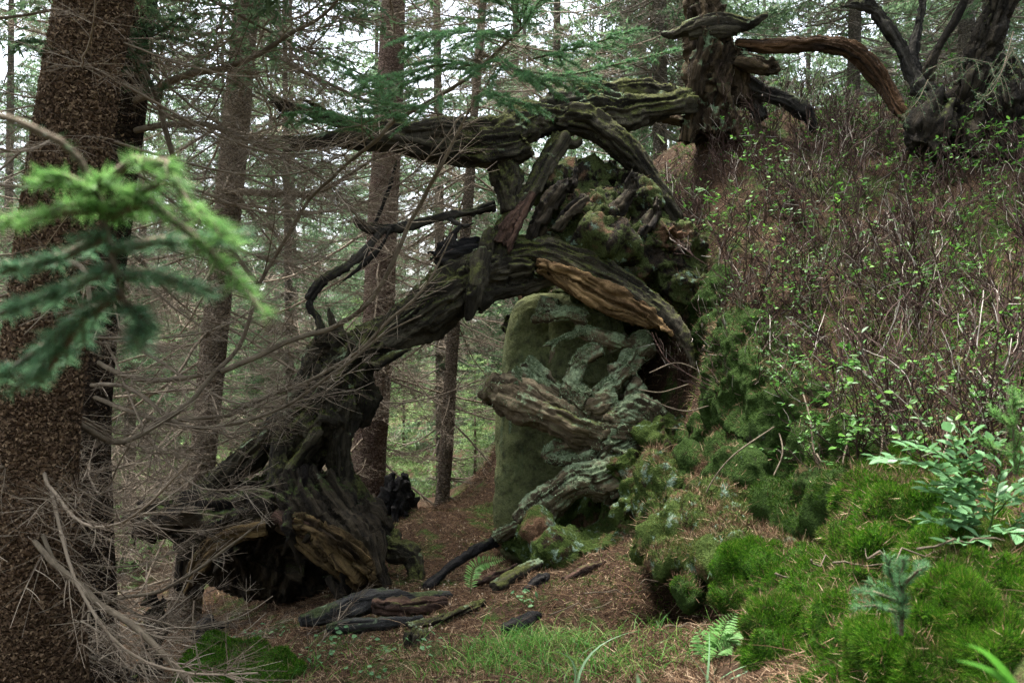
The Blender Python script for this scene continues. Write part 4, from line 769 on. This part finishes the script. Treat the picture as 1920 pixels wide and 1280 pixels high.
# ------------------------------------------------------------------ bilberry bushes of the slope
def leaf_quads(P, D, U, L, Wd):
    """ovate folded leaves: P base, D direction, U up; 2 quads + tips as 4 quads"""
    S = unit(np.cross(D, U)); U = np.cross(S, D); L = L[:, None]; Wd = Wd[:, None]
    v = [P, P + D * L * .38 + S * Wd * .5 + U * Wd * .12, P + D * L * .75 + S * Wd * .34 + U * Wd * .06, P + D * L - U * L * .06, P + D * L * .75 - S * Wd * .34 + U * Wd * .06, P + D * L * .38 - S * Wd * .5 + U * Wd * .12]
    V = np.stack(v, 1).reshape(-1, 3); k = np.arange(len(P))[:, None] * 6
    return V, np.vstack([k + np.array([[0, 1, 2, 3]]), k + np.array([[0, 3, 4, 5]])])
def bush(seed, leaves, H=.5, nst=9, lsz=.02):
    g = np.random.default_rng(seed); st, LP, LD = [], [], []
    def grow(p, d, l, r, lev):
        n = 6; Q = [p]; dd = d
        for k in range(n - 1):
            dd = unit(dd + g.normal(0, .16, 3) + np.array((0, 0, .05))); Q.append(Q[-1] + dd * l / (n - 1))
        Q = np.array(Q); st.append(tube(Q, np.linspace(r, r * .55, n), 3, False))
        if lev < 2:
            for k in range(g.integers(4, 6) if lev == 0 else g.integers(2, 5)):
                j = g.integers(1, n); c = rot_to(g, unit(Q[j] - Q[j - 1]), g.uniform(.35, .9)); c = unit(c + np.array((0, 0, .22))); grow(Q[j], c, l * g.uniform(.3, .55), r * .66, lev + 1)
        if lev >= 1 and leaves > 0:
            for k in range(g.poisson(leaves * 2.2) if g.random() < .45 else 0):
                j = g.integers(3, n); LP.append(Q[j]); LD.append(unit(rot_to(g, unit(Q[j] - Q[j - 1]), g.uniform(.7, 1.2)) * np.array((1, 1, .35))))
    for k in range(nst):
        a = g.uniform(0, 6.28); til = g.uniform(.1, 1.05); grow(np.array((g.normal(0, .04), g.normal(0, .04), -.03)), np.array((math.cos(a) * math.sin(til), math.sin(a) * math.sin(til), math.cos(til))), H * g.uniform(.6, 1.1), .0042, 0)
    sm_ = new_mesh('stems', *joinm(st), False); lm = None
    if LP:
        LP, LD = np.array(LP), np.array(LD); n = len(LP); U = unit(np.array((0, 0, 1.)) + g.normal(0, .35, (n, 3))); lm = new_mesh('leaves', *leaf_quads(LP, LD, U, g.uniform(.7, 1.25, n) * lsz, g.uniform(.45, .65, n) * lsz), False)
    return sm_, lm
BUSH = [bush(700, 0), bush(701, 0, .42, 9), bush(702, .4, .5, 8, .032), bush(703, .65, .45, 8, .032), bush(704, 1.5, .5, 5, .036), bush(705, 1.3, .55, 5, .040), bush(706, .3, .6, 7, .032)]
for a, b in BUSH:
    a.materials.append(M['stem'])
    if b: b.materials.append(M['leaf'])
WHERE = (' at the foot of the gnarled dead trunk', ' below the dark twisted tree', ' beside the stump and the cave', ' just above the mossy bank', ' in the middle of the slope')
LBL = {0: ('bare grey-brown bilberry bush', 'bare bilberry bushes'), 1: ('sparsely leaved bilberry bush', 'sparse bilberry bushes'), 2: ('leafy bright green bilberry bush', 'leafy bilberry bushes')}
def place_bush(x, y, k, s, g, lean=(0, 0), zoff=0.):
    cls = 0 if k < 2 else (2 if k in (4, 5) else 1)
    z_ = zt(x, y)[0] + zoff; px = 960 + FPX * x / y; py = 640 - (z_ - ZC) / y * FPX
    wh = 0 if px < 1500 and py < 330 else 1 if px > 1640 and py < 400 else 2 if px < 1400 else 3 if py > 640 else 4
    t = thing('bilberry_bush', LBL[cls][0] + WHERE[wh], 'bush', np.array((x, y, z_)), LBL[cls][1] + WHERE[wh]); t.rotation_euler = (g.normal(lean[1], .15), g.normal(lean[0], .15), g.uniform(0, 6.28)); t.scale = (s, s, s)
    o = link('stems', BUSH[k][0], t); o['kind'] = 'stuff'
    if BUSH[k][1]: o = link('leaves', BUSH[k][1], t); o['kind'] = 'stuff'
g = np.random.default_rng(14); n = 0; spots = []
while n < 200:
    d = g.uniform(2.9, 7.6); px = g.uniform(1240, 2010); x = (px - 960) / FPX * d; y = d; zz = zt(x, y)[0]; py = 640 - (zz - ZC) / d * FPX
    if py > 900 or py < 190 or (px < 1330 and py > 560) or py > 700 + (px - 1240) * .45: continue
    if any((x - a) ** 2 + (y - b) ** 2 < .02 for a, b in spots): continue
    spots.append((x, y)); green = np.clip((px - 1500) / 400, 0, 1) * .26 + (.30 if py < 400 else 0.08)
    k = int(g.choice([4, 5])) if g.random() < green else int(g.choice([0, 1, 2, 3, 6], p=[.3, .25, .2, .15, .1]))
    place_bush(x, y, k, g.uniform(.55, 1.05), g, (-.25, 0)); n += 1
for px, py, d in [(1240,300,6.7),(1270,330,6.5),(1300,300,6.8),(1250,380,6.35),(1290,400,6.3),(1320,360,6.5),(1290,460,6.0),(1330,470,5.9),(1345,540,5.6),(1370,500,5.7),(1385,620,5.2),(1400,580,5.4),(1260,260,7.0),(1310,270,7.),(1420,650,5.),(1380,680,5.),(1420,600,5.3),(1450,680,4.9)]:
    p = W(px, py, d); place_bush(p[0], p[1], int(g.choice([0, 1, 2, 3, 6])), g.uniform(.5, .9), g, (-.45, 0))
def bush_at(px, py, d, k, s, lab):
    t = thing('bilberry_sprig', lab, 'bush', W(px, py, d), 'bilberry sprigs rooted on the mossy bank'); t.scale = (s, s, s); t.rotation_euler = (g.normal(.35, .15), g.normal(-.2, .2), g.uniform(0, 6.28))
    o = link('stems', BUSH[k][0], t); o['kind'] = 'stuff'; o = link('leaves', BUSH[k][1], t); o['kind'] = 'stuff'
for px, py, d in [(1560,800,4.1),(1640,790,3.9),(1500,740,4.4),(1700,790,3.6),(1600,860,3.75),(1540,880,3.8),(1760,830,3.4),(1470,700,4.6),(1660,830,3.7),(1820,800,3.2),(1880,780,3.1),(1440,660,4.9)]:
    bush_at(px, py, d, int(g.choice([3, 4, 5, 6])), g.uniform(.35, .6), 'small leafy bilberry sprig rooted on the mossy bank')
# near bilberry shoot with each leaf its own piece
nb = thing('bilberry_bush', 'near bilberry with broad pale green leaves above the moss cushion', 'bush', W(1830, 1010, 2.55))
lf = new_mesh('leaf', *leaf_quads(np.zeros((1, 3)), np.array([(1., 0, 0)]), np.array([(0, 0, 1.)]), np.array([1.]), np.array([.58])), True); lf.materials.append(M['leafcool'])
g = np.random.default_rng(15); sts = []
for pts in [[(1840,1010,2.55),(1815,920,2.5),(1790,850,2.45),(1775,810,2.45)], [(1815,920,2.5),(1760,880,2.4),(1700,868,2.35),(1645,862,2.3)], [(1800,880,2.48),(1750,850,2.42),(1700,845,2.38)], [(1850,1010,2.55),(1870,920,2.5),(1880,860,2.5),(1860,825,2.5)],
            [(1860,960,2.55),(1920,900,2.5),(1960,850,2.5)], [(1840,980,2.55),(1790,930,2.6),(1770,900,2.6)], [(1870,1000,2.5),(1930,970,2.4),(1990,960,2.4)], [(1830,1000,2.5),(1800,970,2.45),(1770,960,2.4)], [(1870,920,2.5),(1830,900,2.5),(1790,905,2.45)], [(1880,900,2.5),(1920,860,2.5),(1930,820,2.5)],
            [(1860,1010,2.45),(1890,1000,2.35),(1930,1020,2.3)], [(1830,990,2.5),(1770,985,2.4),(1730,975,2.35)], [(1850,960,2.5),(1800,940,2.4),(1745,930,2.35)], [(1870,960,2.5),(1900,930,2.4),(1950,920,2.4)], [(1850,900,2.5),(1820,860,2.45),(1825,815,2.45)], [(1840,940,2.5),(1800,910,2.42),(1740,905,2.38)], [(1860,990,2.45),(1830,1010,2.35),(1780,1020,2.3)], [(1880,880,2.5),(1850,850,2.5),(1830,850,2.5)]]:
    A = resample(np.array([W(*p) for p in pts]), .02); A = A + .004 * np.cumsum(g.normal(0, .4, A.shape), 0); sts.append(tube(A, np.linspace(.0028, .0013, len(A)), 5))
    sd = 1
    for k in np.repeat(np.arange(2, len(A)), 2):
        if g.random() < .15: continue
        T = unit(A[k] - A[k - 1]); U = unit(np.cross(T, (0, 0, 1.))); sd = -sd; d = unit(T * .6 + U * sd * .8 + np.array((0, 0, g.normal(.05, .25)))); o = link('leaf', lf, nb); s = g.uniform(.03, .055)
        o.location = A[k] - rootloc(nb); o.scale = (s, s, s); o.rotation_mode = 'XYZ'; o.rotation_euler = (g.normal(0, .35), -math.asin(d[2]), math.atan2(d[1], d[0]))
part('stem', *joinm(sts), M['greenstem'], nb)
# pale roots hanging from the slope
rt = thing('hanging_root', 'pale dead bilberry stems dangling over the mossy bank', 'root', W(1560, 800, 4.1))
for pts in [[(1505,740,4.2,.00360),(1520,790,4.05,.00420),(1530,850,3.95,.00420),(1548,885,3.9,.00360),(1560,930,3.7,.00360),(1565,980,3.5,.00300),(1610,1010,3.35,.00300),(1640,1050,3.2,.00240)], [(1530,850,3.95,.00360),(1545,870,3.9,.00300),(1580,850,3.9,.00240),(1610,830,3.9,.00120)], [(1830,650,3.9,.00360),(1825,700,3.8,.00360),(1845,760,3.6,.00360),(1865,830,3.4,.00300)],
            [(1450,800,4.35,.00240),(1380,850,4.3,.00240),(1340,900,4.3,.00180),(1310,960,4.3,.00120)], [(1620,850,3.8,.00180),(1600,900,3.7,.00240),(1605,960,3.6,.00180)], [(1590,820,3.85,.0022),(1580,870,3.75,.0022),(1590,930,3.6,.0016)], [(1650,790,3.8,.0022),(1655,840,3.6,.0022),(1645,900,3.45,.0016)], [(1720,780,3.6,.0022),(1725,830,3.4,.0022),(1740,880,3.3,.0016)], [(1440,760,4.6,.0022),(1470,840,4.3,.0022),(1450,900,4.2,.0016)], [(1760,770,3.6,.0022),(1780,820,3.3,.0022),(1770,860,3.2,.0016)], [(1290,720,5.2,.003),(1240,735,5.2,.0022),(1200,730,5.2,.0014)], [(1330,760,5.0,.003),(1280,770,5.,.0022),(1210,745,5.,.0014)], [(1320,700,5.2,.003),(1270,680,5.1,.0022),(1220,700,5.,.0014)], [(1680,800,3.7,.00180),(1690,850,3.6,.00180),(1700,890,3.5,.00120)]]:
    A = P4(pts, .03, 1.); part('root', *tube(A[:, :3], A[:, 3], 6), M['palebranch'], rt)

# ------------------------------------------------------------------ small things on the floor
def ground_wood(label, cat, name, lists, mat, seed, vox=.01, rough=1., groove=1., group=None, extra=(), sink=-.025):
    paths = [P4(l, .03, seed=seed, wob=.35) for l in lists] + list(extra); V, F, G = carve(paths, vox * .85, rough * 1.5, seed, (), groove * 1.3); V = V - np.array((0, 0, sink))
    o = solid(name, V, F, M[mat], label, cat, group, attr=G); o_mesh[o.name] = (V, F); return o
ground_wood('smooth grey weathered log below the hollow root plate', 'log', 'fallen_log', [[(560,1168,4.75,.03),(620,1155,4.8,.05),(680,1142,4.85,.06),(770,1130,4.95,.045),(850,1120,5.05,.025)],[(690,1130,4.9,.03),(718,1112,4.9,.010)]], 'greydark', 110, .01, .7, .5)
ground_wood('rounded grey log end in front of the red rotten wood', 'log', 'fallen_log', [[(610,1190,4.5,.025),(680,1180,4.5,.045),(735,1172,4.5,.04),(790,1165,4.55,.02)]], 'greydark', 111, .01, .7, .5)
ground_wood('splintered red-brown rotten wood between the grey logs', 'rotten wood', 'rotten_wood', [[(700,1142,4.75,.03),(760,1148,4.75,.045),(830,1140,4.85,.03)]], 'red', 112, .009, 1.5, 2.)
ground_wood('greenish furrowed branch lying right of the grey logs', 'log', 'fallen_log', [[(765,1188,4.4,.045),(830,1172,4.5,.05),(880,1152,4.65,.04),(910,1138,4.75,.018)]], 'snag', 113, .009, 1.1, 2.)
ground_wood('upright grey wood chunk in the litter', 'wood chunk', 'wood_chunk', [[(765,1235,4.15,.06),(768,1200,4.15,.055)]], 'snag', 114, .009, 1., 2.)
ground_wood('dark broken stump by the reddish trunk', 'stump', 'broken_stump', [[(730,985,7.2,.13),(733,940,7.2,.10),(742,905,7.2,.05)],[(745,960,7.15,.08),(752,920,7.15,.03)]], 'black', 115, .012, 1.3, 1.5, extra=splinter(742,915,7.2,.2,-1,5,.12,.025,.2,4))
ground_wood('bent mossy root elbow rising from the litter bank', 'root', 'bent_root', [[(735,1000,6.0,.05),(728,1025,5.9,.065),(745,1040,5.85,.065),(772,1045,5.8,.06),(785,1070,5.75,.055),(785,1105,5.7,.06)]], 'snag', 116, .011, .9)
ground_wood('dark slanting branch lying against the bank', 'branch', 'fallen_branch', [[(800,1108,5.4,.03),(840,1075,5.55,.035),(885,1045,5.7,.03),(930,1020,5.85,.03)]], 'black', 117, .009, .9)
ground_wood('red splintered bark piece behind the fern', 'bark piece', 'bark_piece', [[(890,1105,5.2,.028),(925,1090,5.2,.035),(968,1068,5.25,.022)]], 'red', 118, .008, 1.5, 2.)
ground_wood('green mossy stick beside the red bark piece', 'stick', 'mossy_stick', [[(930,1115,5.,.04),(970,1090,5.1,.04),(1010,1065,5.2,.03)]], 'snag', 119, .009, .8)
ground_wood('black crumbling root in the needle slope', 'root', 'rotten_root', [[(985,1115,4.8,.03),(1010,1095,4.85,.035),(1025,1085,4.9,.02)]], 'black', 120, .008, 1.3)
ground_wood('brown rotten branch at the foot of the stump roots', 'branch', 'fallen_branch', [[(1060,1098,4.8,.03),(1100,1075,4.95,.035),(1150,1055,5.1,.03)]], 'red', 121, .008, 1.3)
ground_wood('dark stub stump behind the pale fallen branch', 'stump', 'broken_stump', [[(300,1300,4.45,.08),(292,1230,4.45,.065),(288,1150,4.45,.055)]], 'darktrunk', 122, .011, 1.2, 2., extra=splinter(288,1145,4.45,0,-1,5,.1,.02,.2,6))
ground_wood('low black snag under the hollow', 'snag', 'black_snag', [[(370,1215,5.2,.04),(385,1190,5.2,.05),(400,1170,5.25,.03)],[(390,1185,5.2,.03),(430,1180,5.2,.02)]], 'black', 123, .009, 1.3)
ground_wood('flat dark bark slab in the grass', 'bark piece', 'bark_piece', [[(940,1190,4.1,.02),(985,1172,4.2,.03),(1010,1165,4.25,.015)]], 'black', 124, .008, 1.2)
stk = np.random.default_rng(77)
for k, (px, py, d, ln, ang) in enumerate([(1560,1050,2.9,.16,.3),(1620,1060,2.7,.2,-.4),(1700,1040,2.4,.22,.25),(1800,1020,2.3,.25,.1),(1480,1080,3.0,.12,-.6),(1650,1160,2.3,.14,.8),(1250,1080,4.3,.3,.5),(1160,1110,4.5,.35,-.2),(1090,1140,4.3,.3,.3),(1300,1190,3.5,.25,-.1),(960,1230,3.8,.25,.6),(640,1220,4.2,.3,.9),(870,1150,4.6,.35,.2),(780,1060,5.8,.3,-.9),(820,1080,5.5,.25,.7)]):
    c = W(px, py, d); c[2] = max(c[2], zt(c[0], c[1])[0] + .01); a_ = np.array((math.cos(ang), .25, math.sin(ang) * .35)); q = np.linspace(-.5, .5, 8)[:, None]
    Q = c + a_ * ln * q + stk.normal(0, .012, (8, 3)) * (1 - abs(q)); tv = joinm([tube(Q, .0038 * (1 - .5 * (q[:, 0] + .5)), 5)] + twig_tubes(stk, Q, None, 3, .3 * ln, .002, 0))
    solid('fallen_twig', *tv, M['palebranch'], 'thin pale fallen twig lying on the ' + ('mossy bank' if px > 1400 else 'needle-covered slope'), 'twig', 'fallen twigs on the ' + ('bank' if px > 1400 else 'slope'))
# mushrooms
cap = joinm([ball((0, 0, 1.), (.55, .55, .35), n=8, m=5), tube(np.array([(0, 0, -.3), (0, 0, 1.)]), np.array([.12, .1]), 5)])
cm = new_mesh('mushroom', *cap); cm.materials.append(M['cap']); g = np.random.default_rng(16)
for (cx, cy, sx, sy, dd, n) in ((700, 1105, 90, 10, 5.5, 40), (830, 1108, 60, 10, 5.3, 22), (790, 1120, 120, 25, 5.0, 20), (800, 1175, 60, 12, 4.5, 8), (1590, 1005, 40, 10, 3.4, 12), (860, 975, 50, 8, 6.7, 10)):
    for k in range(n):
        p = W(cx + g.normal(0, sx * .5), cy, dd + g.normal(0, .18)); o = link('mushroom', cm); s = g.uniform(.007, .012); o.location = (p[0], p[1], zt(p[0], p[1])[0] + .008); o.scale = (s, s, s * 1.2)
        tag(o, 'tiny pale mushroom in the litter', 'mushroom', 'tiny mushrooms')
def grass_strips(P, D, L, wd, g, seg=4, bend=.6):
    n = len(P); s = unit(np.cross(D, g.normal(0, 1, (n, 3)))); b = unit(g.normal(0, 1, (n, 3)) * np.array((1, 1, 0))); q = np.linspace(0, 1, seg); L = L[:, None]; wd = np.broadcast_to(wd, (n,))[:, None]; rows = []
    for t in q:
        c = P + D * L * t + (b * bend + np.array((0, 0, -.35))) * L * t ** 2; ww = wd * (1 - t ** 2 * .95) * .5; rows += [c - s * ww, c + s * ww]
    V = np.stack(rows, 1).reshape(-1, 3); k = np.arange(n)[:, None] * (2 * seg); return V, np.vstack([k + np.array([[2 * j, 2 * j + 1, 2 * j + 3, 2 * j + 2]]) for j in range(seg - 1)])
# needle litter on the floor
reg = (GV[:, 0] > -3.4) & (GV[:, 0] < 4.2) & (GV[:, 1] > 2) & (GV[:, 1] < 8.5); fk = reg[GF].all(1)
g = np.random.default_rng(17)
P, N = scatter(GV, GF[fk], 300000, lambda c, n: (fbm(c * 1.8, 3, 50) > -.5) * np.where(c[:, 0] > 1.0, .22, 1.) / np.clip((c[:, 1] - 1.2) * .6, 1, 9), 51)
D = unit(g.normal(0, 1, P.shape) * np.array((1, 1, .5)) + N * .25); V, F = blades(P + N * .004, D, g.uniform(.02, .06, len(P)), g.uniform(.0020, .0040, len(P)), 52)
V0, F0 = V, F; P, N = scatter(GV, GF[fk], 16000, lambda c, n: np.where(c[:, 0] > 1.0, .4, 1.) / np.clip(c[:, 1] - 1.2, 1, 9), 53); D = unit(g.normal(0, 1, P.shape) * np.array((1, 1, .35)) + N * .15)
V, F = grass_strips(P + N * .008, D, g.uniform(.06, .16, len(P)), .0032, g, 4, .5); V, F = joinm([(V0, np.hstack([F0, F0[:, 2:]])), (V, F)])
tag(link('needle_litter', new_mesh('needle_litter', V, F, False), None, M['litter']), 'brown spruce needle litter strewn over the slope', 'litter', kind='stuff')
P, N = scatter(GV, GF[fk], 110000, lambda c, n: (fbm(c * 1.5, 3, 55) > np.where((c[:, 0] > .75) & (c[:, 1] < 5), -.45, np.where(c[:, 0] > 1.1, -.1, .22))) * np.where((c[:, 0] > .75) & (c[:, 1] < 5), 3., 1.) / np.clip(c[:, 1] - 1.5, 1, 9), 56)
D = unit(N + g.normal(0, .5, P.shape)); V, F = blades(P, D, g.uniform(.012, .03, len(P)), .004, 57)
tag(link('moss', new_mesh('moss', V, F, False), None, M['mossblade']), 'green moss patches on the forest floor', 'moss', kind='stuff')
def grass_zone(spec):
    Ps = []
    for (px, py, sx, d, sd, n) in spec:
        c = W(px, py, d); x = c[0] + g.normal(0, sx, n); y = c[1] + g.normal(0, sd, n); Ps.append(np.stack([x, y, zt(x, y)], -1))
    return np.vstack(Ps)
P = grass_zone([(1050,1230,.20,3.55,.18,1100), (960,1210,.12,3.8,.12,400), (1150,1270,.16,3.2,.12,350), (900,1270,.12,3.4,.1,250), (640,1250,.2,3.9,.15,90), (450,1280,.3,3.9,.1,80), (1300,1230,.15,3.3,.2,120), (1750,420,.5,5.2,.4,500), (1650,500,.5,5.,.4,400), (1850,520,.3,4.8,.4,400), (1600,740,.3,4.2,.2,160), (1800,700,.3,4.,.3,220)])
D = unit(g.normal(0, .4, P.shape) + np.array((0, 0, 1.))); V, F = grass_strips(P - np.array((0, 0, .01)), D, g.uniform(.05, .16, len(P)) * np.where(P[:, 1] > 3.95, 1.6, 1.), .0035, g)
tag(link('grass', new_mesh('grass', V, F, False), None, M['grass']), 'short green grass growing in the litter', 'grass', kind='stuff')
# broad grass blades, one tuft each
def tuft(label, px, py, d, n, L, wd, seed, mat='grasspale', fixed=None, bend=.6):
    g2 = np.random.default_rng(seed); b = W(px, py, d); t = thing('grass_tuft', label, 'grass', b)
    for k in range(n):
        D = unit(np.array((g2.normal(0, .6), g2.normal(0, .4), 1.)) if fixed is None else np.array(fixed, float) + g2.normal(0, .05, 3)); V, F = grass_strips(b[None] + g2.normal(0, .01, (1, 3)), D[None], np.array([L * g2.uniform(.6, 1.1)]), wd, g2, 8, bend); part('blade', V, F, M[mat], t)
tuft('broad-bladed grass tuft at the foot of the slope', 1080, 1290, 3.0, 7, .3, .009, 801)
tuft('blurred single pale grass blade standing before the needle slope', 1195, 1330, 1.25, 1, .15, .010, 802, fixed=(0, 0, 1), bend=.05)
tuft('blurred dark green grass blade beside the largest moss cushion', 1930, 1300, .9, 2, .10, .010, 803, 'grass', (-.6, 0, 1), .3)
tuft('broad grass tuft below the small fern', 1330, 1300, 2.7, 6, .22, .009, 804)
tuft('thin upright yellow-green blade beside the wood chunk', 850, 1250, 3.9, 1, .22, .006, 805, 'grass', (-.1, 0, 1), .1)
tuft('arching grass blade over the dark hollow', 1330, 1090, 3.6, 1, .22, .006, 806, 'grasspale', (.2, 0, 1), .3)
# ferns
pin = new_mesh('leaflet', *leaf_quads(np.zeros((1, 3)), np.array([(1., 0, 0)]), np.array([(0, 0, 1.)]), np.array([1.]), np.array([.36])), True); pin.materials.append(M['fern'])
def fern(label, fronds, seed, size):
    g2 = np.random.default_rng(seed); b = W(*fronds[0][0]); t = thing('fern', label, 'fern', b)
    for pts in fronds:
        A = resample(np.array([W(*p) for p in pts]), .011); fr = part('frond', *tube(A, np.linspace(.0025, .0008, len(A)), 5), M['greenstem'], t); n = len(A)
        for k in range(4, n):
            f = (k - 4) / (n - 4); l = size * (.35 + .65 * math.sin(min(1, f * 1.6 + .25) * math.pi * .5)) * (1 - f ** 2.2) + .004; T = unit(A[k] - A[k - 1]); U = unit(np.cross(T, (.1, -1, .3)))
            for s in (-1, 1):
                d = unit(T * .45 + U * s + g2.normal(0, .08, 3)); o = link('leaflet', pin, fr); o.location = A[k] - b; o.scale = (l, l * .9, l); o.rotation_euler = (.35 * s + g2.normal(0, .2), -math.asin(d[2]), math.atan2(d[1], d[0]))
fern('small pale fern frond arching beside the red bark piece', [[(882,1115,5.,),(885,1080,4.97),(898,1058,4.95),(945,1046,4.92)]], 811, .055)
fern('bright fern at the mouth of the dark hollow', [[(1335,1262,3.1),(1340,1215,3.1),(1355,1180,3.08),(1378,1150,3.05)], [(1335,1262,3.1),(1365,1200,3.05),(1385,1180,3.0)], [(1335,1262,3.1),(1320,1210,3.1),(1310,1185,3.1)], [(1335,1262,3.1),(1350,1200,3.05),(1362,1165,3.0)], [(1335,1262,3.1),(1345,1225,3.),(1370,1210,2.95)]], 812, .06)
fern('dark fern against the bright mossy boulder', [[(1445,1255,2.75),(1430,1220,2.75),(1410,1205,2.75)], [(1445,1255,2.75),(1440,1225,2.72),(1425,1190,2.72)]], 813, .035)
# spruce seedlings
def seedling(label, base, stems, seed, mat, l, nd=2600, nl=.02):
    b = W(*base); t = thing('spruce_seedling', label, 'seedling', b)
    for k, pts in enumerate(stems): add_spray(t, pts, 5 if k else 8, l, seed + k, mat, 'stem' if k == 0 else 'branch', sub=0, nd=nd, wd=.0014, needleL=nl, droop=-.1)
seedling('small green spruce seedling on the bright mossy hump', (1690,1190,2.02), [[(1690,1190,2.02),(1692,1110,2.02),(1692,1045,2.02)], [(1690,1130,2.02),(1640,1110,2.02),(1600,1108,2.02)], [(1690,1100,2.02),(1720,1070,1.98),(1735,1060,1.98)], [(1690,1150,2.02),(1640,1135,1.98),(1600,1140,1.98)], [(1690,1120,2.02),(1670,1080,2.05),(1660,1040,2.05)]], 820, 'needlemid', .05)
seedling('bright-tipped spruce seedling among the bilberry leaves', (1905,890,2.45), [[(1905,890,2.45),(1900,800,2.45),(1898,725,2.45)], [(1900,800,2.45),(1870,780,2.45),(1862,770,2.45)], [(1900,760,2.45),(1925,750,2.45),(1940,745,2.45)], [(1900,850,2.45),(1860,840,2.45),(1830,815,2.45)]], 830, 'needlebright', .05)
small = [(520,1160,4.9), (480,1165,4.9), (650,1215,4.2), (720,1225,4.1), (600,1235,4.), (830,1240,3.8), (1000,1130,4.5), (700,1260,3.7)]
for k, p in enumerate(small):
    b = W(*p); b[2] = zt(b[0], b[1])[0]; t = thing('seedling_herb', 'little round-leaved green herb in the litter', 'herb', b, 'little herbs on the floor'); g2 = np.random.default_rng(840 + k); n = 16
    P = g2.normal(0, .045, (n, 3)) * np.array((1.5, 1, .35)) + np.array((0, 0, .05)); D = unit(g2.normal(0, 1, (n, 3)) * np.array((1, 1, .25)))
    part('leaves', *leaf_quads(P + b, D, unit(np.array((0, 0, 1.)) + g2.normal(0, .3, (n, 3))), g2.uniform(.02, .034, n), g2.uniform(.015, .024, n)), M['leafcool'], t, False, 'stuff')
    part('stems', *joinm([tube(np.array([b - (0, 0, .02), b + q]), np.array((.0016, .001)), 3, False) for q in P]), M['greenstem'], t, kind='stuff')
